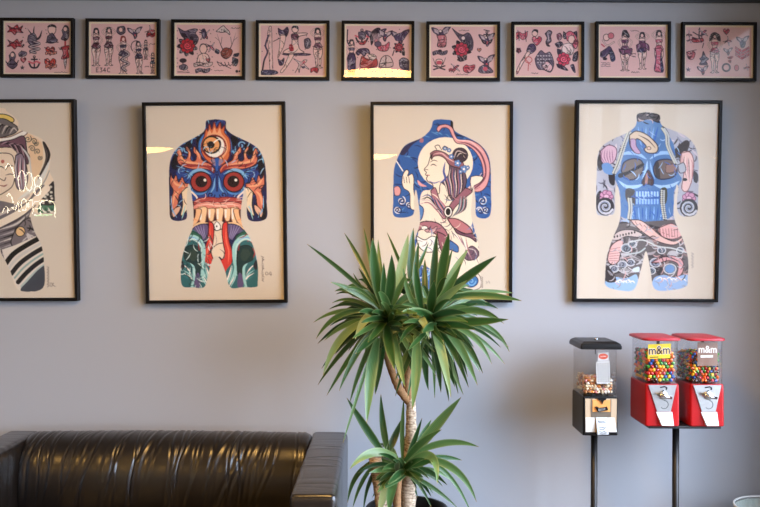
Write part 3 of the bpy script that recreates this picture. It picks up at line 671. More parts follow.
def f_scroll(c, x, y, w, h, col=RP):
    c.poly([(x-w, y-h*0.4), (x-w*0.4, y-h), (x+w*0.3, y-h*0.5), (x+w, y-h), (x+w*0.9, y+h*0.4), (x+w*0.3, y+h), (x-w*0.3, y+h*0.5), (x-w*0.9, y+h)], col, IK, 3)
    for k in range(5): c.stroke([(x-w*0.6+k*w*0.28, y-h*0.2), (x-w*0.6+k*w*0.28+3, y+h*0.3)], IK, 3)
def f_skull(c, x, y, r):
    c.stroke([(x-r*1.2, y+r*0.5), (x+r*1.2, y+r*1.3)], IK, 8); c.stroke([(x+r*1.2, y+r*0.5), (x-r*1.2, y+r*1.3)], IK, 8)
    c.poly([(x-r*0.8, y-r*0.2), (x-r*0.5, y-r*0.85), (x+r*0.5, y-r*0.85), (x+r*0.8, y-r*0.2), (x+r*0.5, y+r*0.4), (x+r*0.35, y+r*0.9), (x-r*0.35, y+r*0.9), (x-r*0.5, y+r*0.4)], SKIN, IK, 4)
    c.ell(x-r*0.32, y, r*0.22, r*0.24, IK); c.ell(x+r*0.32, y, r*0.22, r*0.24, IK); c.stroke([(x-r*0.3, y+r*0.65), (x+r*0.3, y+r*0.65)], IK, 3)
def f_snake(c, x, y, w, h):
    p = [(x-w*0.2, y-h), (x+w, y-h*0.6), (x-w, y-h*0.1), (x+w, y+h*0.3), (x-w*0.8, y+h*0.7), (x+w*0.2, y+h)]
    c.stroke(p, IK, 15); c.stroke(p, SH, 9); c.stroke([(a+3, b) for a, b in p], (214, 196, 190), 3)
def f_dagger(c, x, y, h, a=0.0):
    def t(p): return [(x+h*(u*math.cos(a)-v*math.sin(a)), y+h*(u*math.sin(a)+v*math.cos(a))) for u, v in p]
    c.poly(t([(-0.1, -0.3), (0.1, -0.3), (0.08, 0.6), (0, 1), (-0.08, 0.6)]), (206, 196, 200), IK, 3, smooth=False)
    c.stroke(t([(-0.35, -0.32), (0.35, -0.32)]), IK, 9); c.stroke(t([(0, -0.35), (0, -0.85)]), RS, 11); c.ell(*t([(0, -0.95)])[0], h*0.11, h*0.11, IK)
def f_figure(c, x, y, h, dress=VIO, hair=IK, lean=0.0, arms=0, skirt=0.5, flip=1):
    """a standing woman in a bathing costume or dress, y is the top of the head, h the height"""
    u = h
    def t(p): return [(x+flip*(a+lean*b)*u, y+b*u) for a, b in p]
    leg = (lambda s: t([(0.0, 0.5), (s*0.10, 0.5), (s*0.11, 0.64), (s*0.075, 0.76), (s*0.07, 0.88), (s*0.06, 0.97), (s*0.11, 1.0), (s*0.02, 1.0), (s*0.025, 0.84), (s*0.015, 0.7)]))
    c.poly(leg(-1), SKIN, IK, 3); c.poly(leg(1), SKIN, IK, 3)
    c.poly(t([(-0.085, 0.2), (-0.04, 0.17), (0.04, 0.17), (0.085, 0.2), (0.07, 0.3), (0.055, 0.37), (0.1, 0.48), (0.08, 0.54), (-0.08, 0.54), (-0.1, 0.48), (-0.055, 0.37), (-0.07, 0.3)]), SKIN, IK, 3)
    c.poly(t([(-0.075, 0.24), (0.075, 0.24), (0.07, 0.31), (-0.07, 0.31)]), dress, IK, 2)
    c.poly(t([(-0.06, 0.39), (0.06, 0.39), (0.105, 0.47), (0.12, skirt), (0.02, skirt+0.05), (-0.12, skirt), (-0.105, 0.47)]), dress, IK, 3)
    if arms == 0:
        c.stroke(t([(-0.085, 0.21), (-0.16, 0.3), (-0.1, 0.42)]), IK, 8); c.stroke(t([(-0.085, 0.21), (-0.16, 0.3), (-0.1, 0.42)]), SKIN, 5)
        c.stroke(t([(0.085, 0.21), (0.17, 0.29), (0.12, 0.42)]), IK, 8); c.stroke(t([(0.085, 0.21), (0.17, 0.29), (0.12, 0.42)]), SKIN, 5)
    elif arms == 1:
        for s in (-1, 1):
            c.stroke(t([(s*0.085, 0.21), (s*0.17, 0.12), (s*0.06, 0.02)]), IK, 8); c.stroke(t([(s*0.085, 0.21), (s*0.17, 0.12), (s*0.06, 0.02)]), SKIN, 5)
    else:
        c.stroke(t([(-0.085, 0.21), (-0.2, 0.13), (-0.26, 0.05)]), IK, 8); c.stroke(t([(-0.085, 0.21), (-0.2, 0.13), (-0.26, 0.05)]), SKIN, 5)
        c.stroke(t([(0.085, 0.21), (0.16, 0.32), (0.09, 0.44)]), IK, 8); c.stroke(t([(0.085, 0.21), (0.16, 0.32), (0.09, 0.44)]), SKIN, 5)
    c.ell(x+lean*0.07*u*flip, y+0.08*u, 0.066*u, 0.078*u, hair); c.ell(x+flip*(lean*0.09*u+0.006*u), y+0.095*u, 0.042*u, 0.052*u, SKIN, 0, IK, 2)
    c.poly(t([(-0.07, 0.05), (-0.04, 0.0), (0.04, 0.0), (0.075, 0.06), (0.09, 0.17), (0.05, 0.15), (0.05, 0.07), (-0.04, 0.05), (-0.055, 0.15), (-0.085, 0.16)]), hair)
def dots(c, seed, n, x0=55, y0=160, x1=450, y1=440):
    R = random.Random(seed)
    for i in range(n): c.ell(R.uniform(x0, x1), R.uniform(y0, y1), 3, 3, IK)
def script(c, x, y, w, n=7, lw=2.2, col=IK):
    R = random.Random(int(x*7+y)); p = [(x+w*k/(n*2), y+R.uniform(-4, 4)) for k in range(n*2+1)]
    c.stroke(p, col, lw)

def flash_anchors(c):
    dots(c, 3, 14, 35, 160, 410, 420)
    for y, s in ((172, 1), (258, 1)):
        c.poly([(40, y-22), (70, y-8), (96, y-26), (108, y-8), (130, y-20), (120, y+6), (132, y+22), (98, y+18), (82, y+34), (62, y+16), (38, y+18), (52, y)], RS, IK, 4); c.stroke([(52, y), (82, y-4), (116, y)], IK, 5)
    c.poly([(48, 330), (70, 306), (88, 330), (80, 360), (98, 384), (70, 410), (36, 384), (52, 360)], SH, IK, 4); c.ell(68, 326, 12, 14, SKIN, 0, IK, 3); c.stroke([(20, 355), (44, 380), (90, 380), (104, 360)], IK, 6)
    c.stroke([(160, 170), (186, 210), (196, 250), (214, 260)], IK, 10, 2); c.stroke([(200, 154), (196, 190), (206, 220)], IK, 8, 2); c.stroke([(246, 180), (232, 220), (206, 236), (150, 250)], IK, 13, 2)
    c.poly([(164, 210), (196, 196), (214, 224), (206, 260), (176, 264), (160, 240)], SH, IK, 4); f_snake(c, 200, 280, 30, 34)
    c.poly([(104, 320), (124, 304), (154, 312), (146, 332), (112, 336)], SH, IK, 3); f_heart(c, 134, 356, 18); f_star(c, 128, 402, 13); f_star(c, 134, 268, 8)
    f_anchor(c, 200, 370, 38)
    c.ell(306, 174, 24, 30, SKIN, 0, IK, 4); c.poly([(278, 162), (290, 146), (322, 146), (334, 164), (306, 158)], IK); c.poly([(280, 214), (308, 196), (330, 226), (340, 240), (310, 256), (276, 250)], SH, IK, 4); c.stroke([(270, 252), (344, 250)], IK, 5)
    for y, r in ((300, 30), (376, 38)):
        f_heart(c, 296, y, r, (190, 62, 54)); c.stroke([(262, y-r*0.6), (334, y+r*0.6)], IK, 5); f_scroll(c, 300, y+r*0.5, 34, 10, (210, 120, 100))
    c.poly([(366, 180), (384, 150), (404, 160), (410, 200), (396, 236), (362, 232), (372, 206)], SH, IK, 4); c.ell(386, 172, 12, 14, SKIN, 0, IK, 3)
    f_dagger(c, 386, 320, 90); c.poly([(362, 280), (410, 270), (402, 300), (410, 340), (364, 350), (374, 316)], RS, IK, 4)
    script(c, 320, 430, 80)

def flash_ladies(c):
    f_figure(c, 92, 165, 225, (96, 40, 60), arms=2); f_figure(c, 168, 160, 228, (90, 44, 60), arms=1)
    c.poly([(222, 160), (260, 156), (266, 190), (240, 206), (216, 188)], SH, IK, 4); c.ell(240, 176, 12, 14, SKIN, 0, IK, 3)
    f_eagle(c, 324, 194, 40); f_swallow(c, 416, 180, 32, 0.2, (150, 50, 60)); f_scroll(c, 420, 206, 26, 14, RS)
    f_figure(c, 254, 212, 225, (60, 50, 74), hair=(150, 56, 50)); f_snake(c, 266, 360, 22, 60)
    c.ell(332, 276, 30, 34, None, 0, IK, 5); f_figure(c, 344, 244, 192, (60, 50, 80), lean=0.05)
    f_figure(c, 390, 236, 116, (70, 60, 80)); f_figure(c, 432, 312, 124, (46, 60, 84), arms=2)
    for gl in ([(106, 404), (93, 404), (93, 428), (106, 428)], [(93, 416), (103, 416)], [(116, 404), (128, 404), (121, 414), (129, 420), (126, 428), (115, 428)], [(146, 428), (146, 404), (136, 420), (151, 420)], [(174, 405), (163, 405), (160, 416), (163, 428), (175, 428)]):
        c.stroke(gl, IK, 4, smooth=False)
    script(c, 414, 262, 40); script(c, 384, 396, 26)

def flash_eagle_rose(c):
    dots(c, 5, 40, 75, 170, 300, 430)
    c.poly([(82, 164), (120, 184), (150, 176), (180, 170), (200, 176), (186, 196), (204, 226), (190, 262), (160, 250), (130, 230), (104, 214)], SH, IK, 4)
    for k in range(6): c.stroke([(140+k*9, 192), (150+k*8, 220), (160+k*6, 250)], IK, 4, 2)
    c.poly([(96, 200), (120, 196), (134, 214), (112, 222)], IK); f_rose(c, 138, 272, 42, (184, 40, 52), 9)
    f_swallow(c, 242, 200, 40, 1.2); c.poly([(222, 178), (240, 170), (252, 200), (240, 230), (226, 214)], VIO, IK, 3); f_swallow(c, 280, 276, 34, 1.0)
    c.poly([(310, 186), (340, 160), (356, 152), (368, 166), (388, 184), (392, 206), (372, 190), (346, 192), (330, 190)], (214, 196, 190), IK, 4); c.ell(344, 176, 4, 4, IK)
    for s in (-1, 1):
        c.stroke([(372+s*20, 296), (372+s*40, 250), (372+s*58, 192)], IK, 6, 1); c.stroke([(372+s*32, 262), (372+s*26, 220)], IK, 5, 1); c.stroke([(372+s*44, 240), (372+s*66, 222)], IK, 4, 1)
    c.poly([(338, 310), (360, 286), (386, 286), (408, 300), (400, 330), (372, 350), (346, 336)], (140, 70, 60), IK, 4)
    for p in ([(310, 290), (330, 300), (326, 320), (304, 310)], [(420, 320), (448, 316), (440, 336), (414, 334)], [(410, 340), (444, 356), (430, 394), (410, 370)]): c.poly(p, (40, 44, 66), IK, 3)
    for k in range(5): c.stroke([(318+k*22, 370), (334+k*20, 392), (350+k*18, 384)], IK, 4)
    c.stroke([(316, 366), (350, 384), (400, 408)], IK, 4)
    c.ell(234, 290, 22, 28, SKIN, 0, IK, 4); c.stroke([(214, 276), (224, 262), (246, 264), (256, 282)], IK, 6); c.poly([(204, 330), (234, 316), (264, 330), (268, 374), (200, 374)], SKIN, IK, 4); f_heart(c, 262, 356, 14)
    f_scroll(c, 232, 384, 56, 14, (206, 180, 176)); f_scroll(c, 230, 420, 44, 14, SH)
    c.ell(112, 360, 22, 14, IK); c.stroke([(112, 366), (108, 412)], IK, 5); c.poly([(88, 392), (120, 382), (140, 398), (130, 416), (96, 412)], SH, IK, 3); c.stroke([(80, 428), (150, 430)], IK, 4)
    script(c, 400, 166, 60, 8); script(c, 300, 420, 54); c.poly([(428, 420), (440, 416), (444, 430), (430, 432)], IK); c.ell(452, 424, 6, 6, IK)

def flash_bathers(c):
    dots(c, 9, 16, 70, 170, 440, 440)
    c.poly([(114, 158), (126, 156), (130, 200), (132, 300), (136, 420), (120, 424), (112, 300), (104, 210)], (224, 190, 184), IK, 3)
    c.stroke([(110, 210), (92, 270), (104, 310), (84, 360), (74, 420)], IK, 10); c.stroke([(108, 210), (92, 270), (102, 310), (82, 360)], VIO, 6)
    c.poly([(54, 428), (90, 418), (150, 422), (164, 438), (110, 448), (56, 442)], (70, 66, 100), IK, 4)
    c.poly([(168, 166), (196, 180), (222, 160), (230, 186), (214, 220), (190, 220), (172, 200)], VIO, IK, 4); c.poly([(180, 210), (212, 212), (206, 260), (190, 300), (166, 344), (176, 280)], SKIN, IK, 3); c.stroke([(140, 246), (180, 226)], IK, 4)
    c.ell(270, 172, 20, 22, SKIN, 0, IK, 4); c.poly([(250, 170), (262, 152), (288, 158), (290, 176), (268, 164)], IK)
    c.poly([(254, 200), (290, 196), (340, 196), (336, 206), (296, 216), (286, 240), (296, 290), (324, 312), (280, 318), (200, 316), (214, 296), (244, 280), (252, 240)], SKIN, IK, 4); c.poly([(232, 270), (252, 264), (262, 300), (238, 304)], RS)
    c.poly([(200, 318), (350, 320), (340, 330), (210, 328)], VIO, IK, 4); c.poly([(232, 326), (262, 328), (220, 400), (190, 434), (182, 424), (206, 390)], SKIN, IK, 3)
    c.poly([(246, 204), (286, 204), (284, 232), (252, 234)], (110, 60, 80), IK, 3)
    c.poly([(324, 236), (350, 226), (364, 250), (356, 284), (330, 284)], SH, IK, 4)
    f_figure(c, 404, 164, 240, (120, 70, 90), lean=0.02, arms=1, skirt=0.47)
    c.poly([(362, 410), (384, 402), (410, 410), (402, 436), (380, 424), (364, 434)], RS, IK, 3)
    c.poly([(166, 350), (186, 360), (204, 346), (198, 384), (176, 388)], VIO, IK, 3)
    f_swallow(c, 300, 386, 56, -0.5, (214, 190, 186)); c.poly([(306, 400), (330, 394), (322, 410)], VIO)

def flash_tall_ship(c):
    dots(c, 12, 12, 70, 170, 440, 360)
    c.stroke([(70, 176), (68, 240), (80, 270)], IK, 7); f_figure(c, 94, 234, 210, VIO, lean=0.0, skirt=0.6); c.poly([(76, 330), (112, 330), (116, 420), (74, 424)], VIO, IK, 3)
    f_anchor(c, 156, 216, 44); c.poly([(132, 240), (156, 250), (182, 238), (172, 264), (144, 264)], RS, IK, 3); c.poly([(136, 190), (178, 190), (172, 230), (140, 230)], SH, IK, 3)
    c.poly([(120, 316), (140, 292), (190, 290), (204, 320), (186, 316), (170, 336), (150, 318), (134, 330)], VIO, IK, 4)
    f_eagle(c, 240, 220, 56); c.poly([(204, 200), (240, 166), (268, 170), (240, 220), (214, 270), (206, 240)], IK)
    for k in range(5): c.stroke([(214+k*8, 196), (226+k*8, 224), (226+k*6, 256)], (190, 160, 164), 4, 2)
    f_eagle(c, 296, 210, 40, -1); c.poly([(240, 262), (290, 270), (320, 250), (310, 300), (260, 300)], RP, IK, 4); c.ell(252, 262, 20, 16, SH, 0, IK, 3)
    c.poly([(154, 336), (196, 352), (240, 344), (244, 396), (150, 404)], (176, 76, 74), IK, 4); c.poly([(190, 330), (220, 322), (244, 340), (218, 360)], (226, 200, 190), IK, 3)
    c.poly([(262, 380), (276, 344), (306, 330), (334, 350), (340, 396), (266, 402)], (206, 176, 172), IK, 4); c.stroke([(270, 380), (336, 372)], IK, 4); c.stroke([(300, 334), (300, 396)], IK, 4)
    f_eagle(c, 384, 220, 50); c.poly([(350, 210), (400, 190), (444, 176), (420, 214), (400, 240), (360, 240)], VIO, IK, 3)
    f_rose(c, 378, 282, 24, (178, 60, 70), 7); c.stroke([(340, 330), (350, 300)], IK, 6); c.poly([(396, 306), (412, 300), (414, 330), (400, 330)], IK)
    c.poly([(380, 360), (404, 344), (436, 360), (444, 410), (420, 420), (386, 400)], SH, IK, 4); c.spiral(412, 374, 20, IK, 4, 1.5)

def flash_big_rose(c):
    c.poly([(196, 168), (232, 196), (262, 206), (290, 194), (310, 214), (322, 256), (312, 300), (280, 270), (254, 250), (226, 214)], SH, IK, 4)
    for k in range(6): c.stroke([(262+k*8, 214), (272+k*8, 240), (284+k*5, 276)], IK, 4, 2)
    c.ell(262, 226, 12, 12, (226, 206, 204), 0, IK, 3)
    f_rose(c, 252, 294, 40, (186, 56, 78), 8); c.poly([(224, 356), (246, 340), (270, 346), (286, 352), (250, 368)], IK)
    f_eagle(c, 130, 200, 52); c.poly([(104, 210), (154, 210), (160, 250), (152, 278), (108, 276), (112, 240)], (198, 120, 130), IK, 4); c.stroke([(112, 240), (150, 232)], IK, 4); c.stroke([(112, 256), (152, 250)], IK, 3)
    f_scroll(c, 122, 314, 44, 14, SH); c.ell(122, 302, 12, 8, IK)
    f_skull(c, 118, 378, 28); c.stroke([(80, 346), (96, 386)], IK, 6, 1); c.stroke([(156, 344), (140, 386)], IK, 6, 1); c.ell(118, 372, 18, 12, (190, 80, 96))
    f_swallow(c, 210, 404, 34, -0.4); f_scroll(c, 196, 416, 20, 10); c.poly([(262, 400), (280, 386), (300, 392), (330, 386), (328, 410), (296, 434), (266, 424)], (196, 80, 96), IK, 4); c.stroke([(270, 406), (324, 402)], IK, 4)
    f_anchor(c, 404, 224, 40); f_eagle(c, 404, 236, 44); c.stroke([(386, 176), (420, 184)], IK, 5)
    f_heart(c, 358, 296, 13, (176, 96, 70)); f_eagle(c, 400, 366, 46); c.poly([(360, 400), (390, 386), (420, 400), (440, 430), (380, 436), (354, 424)], SH, IK, 4); c.ell(394, 410, 14, 12, RP)
    script(c, 236, 180, 60); script(c, 220, 442, 70)

def flash_seahorse(c):
    c.stroke([(60, 190), (96, 210), (136, 186)], IK, 5); f_scroll(c, 96, 212, 36, 24, (206, 96, 112)); c.stroke([(76, 180), (84, 240)], IK, 4); c.stroke([(120, 182), (126, 246)], IK, 4)
    c.ell(178, 196, 17, 20, SKIN, 0, IK, 3); c.poly([(160, 196), (170, 174), (196, 176), (196, 196), (178, 184)], IK); f_heart(c, 190, 240, 32, (208, 84, 106))
    c.poly([(128, 300), (144, 266), (172, 262), (184, 292), (160, 316), (136, 318)], VIO, IK, 4); c.poly([(132, 306), (150, 316), (112, 366), (76, 430), (62, 436), (88, 376)], SKIN, IK, 4); c.poly([(60, 428), (80, 424), (74, 440), (60, 440)], (130, 50, 60))
    c.poly([(240, 200), (262, 180), (280, 190), (272, 216), (276, 244), (258, 262), (268, 274), (252, 272), (244, 250), (252, 226)], SH, IK, 5); c.stroke([(256, 200), (262, 240)], (200, 186, 196), 4)
    f_rose(c, 80, 300, 13, (170, 70, 84), 5)
    c.ell(140, 356, 20, 18, None, 0, (190, 90, 90), 5); c.stroke([(140, 372), (136, 420)], (190, 90, 90), 5); c.stroke([(120, 350), (150, 384)], (190, 90, 90), 4)
    c.poly([(178, 350), (196, 320), (216, 300), (240, 318), (268, 310), (286, 350), (290, 390), (270, 430), (232, 416), (200, 412), (184, 384)], SH, IK, 4)
    for k in range(14): c.ell(196+(k % 5)*17, 332+(k//5)*20, 8, 6, (180, 170, 180), 0, IK, 2)
    c.poly([(220, 390), (250, 366), (282, 396), (268, 424), (236, 414)], (224, 180, 186), IK, 3); c.ell(246, 392, 6, 5, IK)
    for p in ([(350, 186), (366, 196), (384, 190), (364, 230), (348, 220)], [(404, 196), (430, 186), (430, 230), (414, 222)], [(298, 260), (330, 246), (346, 262), (318, 284)], [(410, 320), (436, 306), (430, 360), (404, 360)], [(312, 290), (340, 300), (330, 330), (314, 320)], [(306, 380), (340, 386), (376, 420), (320, 404)], [(390, 390), (410, 384), (420, 432), (404, 420)]): c.poly(p, (52, 40, 64), IK, 3)
    c.poly([(310, 204), (330, 196), (342, 220), (324, 240), (312, 226)], (130, 70, 92), IK, 3)
    c.poly([(362, 200), (390, 184), (424, 210), (436, 260), (420, 290), (396, 250), (372, 240)], (208, 96, 116), IK, 4); c.ell(398, 234, 20, 24, SKIN, 0, IK, 3); c.poly([(350, 262), (390, 258), (412, 290), (396, 326), (350, 316), (340, 290)], (238, 214, 212), IK, 3)
    f_rose(c, 350, 352, 38, (206, 70, 96), 0); f_rose(c, 424, 250, 14, (200, 80, 100), 0)
    script(c, 156, 436, 40)

def flash_skirts(c):
    c.ell(104, 222, 18, 20, SKIN, 0, IK, 4); c.ell(132, 212, 18, 18, (200, 110, 120), 0, IK, 3); c.stroke([(82, 240), (110, 270), (150, 250)], IK, 9); c.stroke([(82, 240), (110, 270), (150, 250)], SKIN, 5)
    c.poly([(70, 310), (100, 290), (124, 276), (140, 300), (150, 350), (134, 362), (122, 320), (96, 340), (70, 336)], VIO, IK, 4); c.poly([(120, 300), (144, 304), (158, 352), (134, 364)], (44, 44, 76), IK, 3); c.ell(96, 350, 14, 9, IK); c.ell(72, 322, 8, 9, IK)
    c.stroke([(76, 264), (92, 276)], (190, 90, 100), 9)
    for k in range(3): script(c, 74, 374+k*10, 54, 6, 2.4)
    f_figure(c, 216, 178, 242, (112, 62, 96), arms=0, skirt=0.54); c.poly([(180, 290), (216, 296), (258, 288), (250, 330), (226, 316), (206, 326), (184, 308)], (120, 66, 100), IK, 4)
    c.poly([(196, 216), (206, 184), (226, 180), (246, 214), (232, 224), (216, 206)], IK)
    f_figure(c, 320, 190, 220, (112, 62, 96), arms=1, skirt=0.5, flip=-1); c.poly([(284, 268), (320, 252), (356, 266), (360, 300), (336, 284), (300, 296), (290, 308)], (112, 62, 96), IK, 4); c.poly([(300, 290), (330, 290), (322, 312), (306, 310)], (52, 46, 84))
    f_figure(c, 420, 178, 236, (190, 90, 110), arms=1, skirt=0.48); c.poly([(398, 290), (436, 288), (434, 330), (448, 420), (420, 430), (392, 416), (404, 340)], (206, 108, 130), IK, 4); c.poly([(430, 310), (448, 416), (430, 424)], (52, 46, 84)); c.stroke([(404, 330), (396, 410)], (74, 50, 84), 6)
    script(c, 250, 182, 50); script(c, 254, 430, 50); script(c, 256, 320, 24); script(c, 256, 336, 24)

def flash_stripes(c):
    f_swallow(c, 84, 204, 24, 0.4); f_swallow(c, 90, 236, 20, 0.2); c.stroke([(110, 190), (150, 210), (190, 200)], IK, 6); c.stroke([(150, 166), (146, 220), (160, 250)], IK, 7); f_swallow(c, 166, 196, 34, -0.5); c.poly([(106, 220), (140, 230), (166, 226), (170, 246), (110, 250)], RS, IK, 4)
    c.stroke([(166, 284), (174, 256)], IK, 5)
    f_heart(c, 98, 326, 28, (200, 96, 110)); c.stroke([(70, 310), (130, 296)], IK, 4); c.poly([(70, 310), (94, 322), (122, 312), (112, 350), (84, 350)], (206, 110, 120), IK, 3)
    c.poly([(150, 350), (164, 336), (172, 306), (186, 336), (204, 350), (188, 364), (196, 384), (150, 384), (160, 364)], SH, IK, 4); f_star(c, 82, 414, 14, VIO)
    f_eagle(c, 168, 418, 30)
    f_figure(c, 240, 192, 240, (196, 84, 110), arms=0, skirt=0.47); c.poly([(206, 240), (216, 204), (240, 192), (270, 206), (276, 244), (258, 240), (240, 208), (222, 240)], (60, 50, 56))
    f_heart(c, 310, 186, 20, (190, 60, 84)); f_swallow(c, 318, 242, 28, 0.3, SH); f_eagle(c, 320, 306, 24); c.poly([(316, 340), (350, 334), (346, 348), (326, 352)], (150, 50, 60)); c.poly([(318, 362), (340, 356), (336, 376)], (150, 60, 60))
    c.ell(310, 402, 22, 22, None, 0, (50, 46, 54), 10); c.ell(372, 404, 13, 18, (200, 120, 128), 0, IK, 3); f_swallow(c, 432, 400, 20, 0.2, (190, 110, 110))
    f_eagle(c, 408, 244, 34); c.poly([(392, 250), (424, 250), (416, 280), (398, 280)], SH, IK, 3)
    for k in range(3):
        y = 276+k*20
        c.poly([(364, y), (404, y+24), (446, y), (446, y+14), (404, y+38), (364, y+14)], (196, 70, 86), (120, 40, 60), 2, smooth=False)
# ================================================================== materials
def wall_paint():
    m, nt, b, out = new_mat('blue_grey_wall_paint')
    tc = nt.nodes.new('ShaderNodeTexCoord')
    n1 = nt.nodes.new('ShaderNodeTexNoise'); n1.inputs['Scale'].default_value = 1.3; n1.inputs['Detail'].default_value = 3
    nt.links.new(tc.outputs['Object'], n1.inputs['Vector'])
    mx = nt.nodes.new('ShaderNodeMix'); mx.data_type = 'RGBA'
    mx.inputs[6].default_value = lin(WALL_A); mx.inputs[7].default_value = lin(WALL_B)
    nt.links.new(n1.outputs['Fac'], mx.inputs[0]); nt.links.new(mx.outputs[2], b.inputs['Base Color'])
    n2 = nt.nodes.new('ShaderNodeTexNoise'); n2.inputs['Scale'].default_value = 180; n2.inputs['Detail'].default_value = 4
    nt.links.new(tc.outputs['Object'], n2.inputs['Vector'])
    bp = nt.nodes.new('ShaderNodeBump'); bp.inputs['Strength'].default_value = 0.06; bp.inputs['Distance'].default_value = 0.001
    nt.links.new(n2.outputs['Fac'], bp.inputs['Height']); nt.links.new(bp.outputs['Normal'], b.inputs['Normal'])
    b.inputs['Roughness'].default_value = 0.55; b.inputs['Specular IOR Level'].default_value = 0.35
    return m
WALL_A = (164, 168, 174); WALL_B = (168, 172, 178)

M = {}
M['wall'] = wall_paint()
M['ceiling'] = pbr('ceiling_paint', (190, 190, 188), 0.8)
M['sidewall'] = pbr('side_wall_paint', (186, 180, 172), 0.8)
M['rail'] = pbr('dark_blue_grey_trim_paint', (52, 58, 68), 0.5)
M['floor'] = pbr('grey_concrete_floor', (92, 86, 80), 0.5, var=0.15, scale=6)
M['black_frame'] = pbr('black_frame_wood', (9, 8, 9), 0.5, var=0.25, scale=60, spec=0.2)
M['ink'] = ink_mat('printed_paper')
M['mat_board'] = pbr('cream_mat_board', (232, 216, 190), 0.8)
M['glass'] = clear('frame_glass', ior=1.31)
M['pane'] = clear('window_glass')
M['backing'] = pbr('backing_board', (90, 74, 58), 0.9)
M['steel'] = pbr('brushed_steel', (190, 190, 188), 0.32, metal=1.0, var=0.12, scale=90)
M['chrome'] = pbr('chrome', (215, 215, 215), 0.14, metal=1.0)
M['red'] = pbr('red_enamel', (166, 8, 14), 0.33, coat=0.0, var=0.04, spec=0.35)
M['redlid'] = pbr('red_lid_plastic', (164, 28, 40), 0.38, var=0.05)
M['blackplastic'] = pbr('black_plastic', (11, 10, 10), 0.35, spec=0.3)
M['blackmetal'] = pbr('black_powder_coat', (16, 15, 15), 0.45, bump=0.1)
M['hopper'] = clear('clear_hopper_plastic', (250, 250, 250), 1.36, 0.02)
M['whitecard'] = pbr('white_flap_plastic', (206, 210, 208), 0.5)
M['yellow'] = pbr('yellow_card', (246, 212, 40), 0.5)
M['brown'] = pbr('brown_card', (140, 108, 92), 0.35, coat=0.3)
M['darkink'] = pbr('brown_lettering', (56, 30, 22), 0.6)
M['whiteink'] = pbr('white_lettering', (240, 236, 228), 0.6)
M['cyanink'] = pbr('pale_blue_print', (120, 160, 180), 0.5)
M['redink'] = pbr('red_orange_print', (206, 78, 44), 0.6)
M['greyink'] = pbr('grey_print', (112, 116, 116), 0.6)
M['tan'] = pbr('tan_metal_panel', (186, 166, 138), 0.45)
M['orange'] = pbr('orange_brass_panel', (226, 158, 86), 0.4)
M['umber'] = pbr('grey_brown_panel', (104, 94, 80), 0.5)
M['bin'] = pbr('pale_grey_green_bin_plastic', (150, 162, 156), 0.5)
M['soil'] = pbr('potting_soil', (44, 34, 26), 0.95, var=0.4, scale=60, bump=0.8, bscale=90)
M['pot'] = pbr('black_planter', (14, 14, 15), 0.4)
M['wood'] = pbr('window_frame_paint', (40, 40, 42), 0.5)
M['candy'] = [pbr('candy_shell_' + n, c, 0.25, coat=0.5, var=0.03) for n, c in
              (('orange', (236, 104, 26)), ('yellow', (240, 190, 40)), ('green', (62, 140, 44)), ('red', (186, 30, 30)), ('brown', (66, 36, 26)), ('blue', (38, 84, 160)))]
M['bean'] = [pbr('jelly_bean_' + n, c, 0.3, coat=0.4, var=0.08, scale=300) for n, c in
             (('cream', (236, 216, 180)), ('tan', (196, 140, 90)), ('brown', (104, 58, 40)), ('white', (240, 236, 226)), ('orange', (232, 140, 52)), ('pink', (214, 140, 140)), ('maroon', (84, 30, 36)))]

# ================================================================== the room
XR, XL, YF, ZC = 1.84, -5.6, -8.0, 3.15
def structure(o, label=None):
    o['kind'] = 'structure'
    return o
structure(box('wall_back', XL, XR, 0.0, 0.15, 0, ZC, M['wall']))
structure(box('floor', XL, XR, YF, 0.0, -0.1, 0.0, M['floor']))
structure(box('ceiling', XL, XR, YF, 0.0, ZC, ZC+0.1, M['ceiling']))
structure(box('wall_left', XL-0.15, XL, YF, 0.0, 0, ZC, M['sidewall']))
structure(box('wall_front', XL, XR, YF-0.15, YF, 0, ZC, M['sidewall']))
WY0, WY1, WZ0, WZ1 = -4.6, -0.48, 0.15, 2.7
bm = bmesh.new()
bm_box(bm, XR, XR+0.15, YF, 0.0, 0, WZ0); bm_box(bm, XR, XR+0.15, YF, 0.0, WZ1, ZC)
bm_box(bm, XR, XR+0.15, YF, WY0, WZ0, WZ1); bm_box(bm, XR, XR+0.15, WY1, 0.0, WZ0, WZ1)
structure(bm_obj('wall_right', bm, M['wall']))
bm = bmesh.new()
bm_box(bm, XR-0.01, XR+0.12, WY0, WY1, WZ0, WZ0+0.07); bm_box(bm, XR-0.01, XR+0.12, WY0, WY1, WZ1-0.07, WZ1)
for y in (WY0, -3.4, -2.1, WY1-0.07): bm_box(bm, XR-0.01, XR+0.12, y, y+0.07, WZ0+0.07, WZ1-0.07)
win = structure(bm_obj('window_1', bm, M['wood']))
structure(box('window_pane', XR+0.055, XR+0.061, WY0+0.02, WY1-0.02, WZ0+0.03, WZ1-0.03, M['pane'], win))
# picture rail above the frames and the skirting
zr = P(500, 0.9, 3.58).z
structure(box('trim_1', XL, XR, -0.02, 0.0, zr, zr+0.09, M['rail'], None, 0.004))
structure(box('baseboard_back', XL, XR, -0.014, 0.0, 0.0, 0.1, M['rail'], None, 0.004))

# ================================================================== framed pictures
def plane_hit(px, py, yc, zc, tilt):
    """where the view ray through a pixel meets a plane through (0,yc,zc) leaning out at the top by tilt"""
    n = Vector((0, -math.cos(tilt), -math.sin(tilt)))
    r = ray(px, py); p0 = Vector((0, yc, zc))
    return CAM + r * ((p0-CAM).dot(n) / r.dot(n))

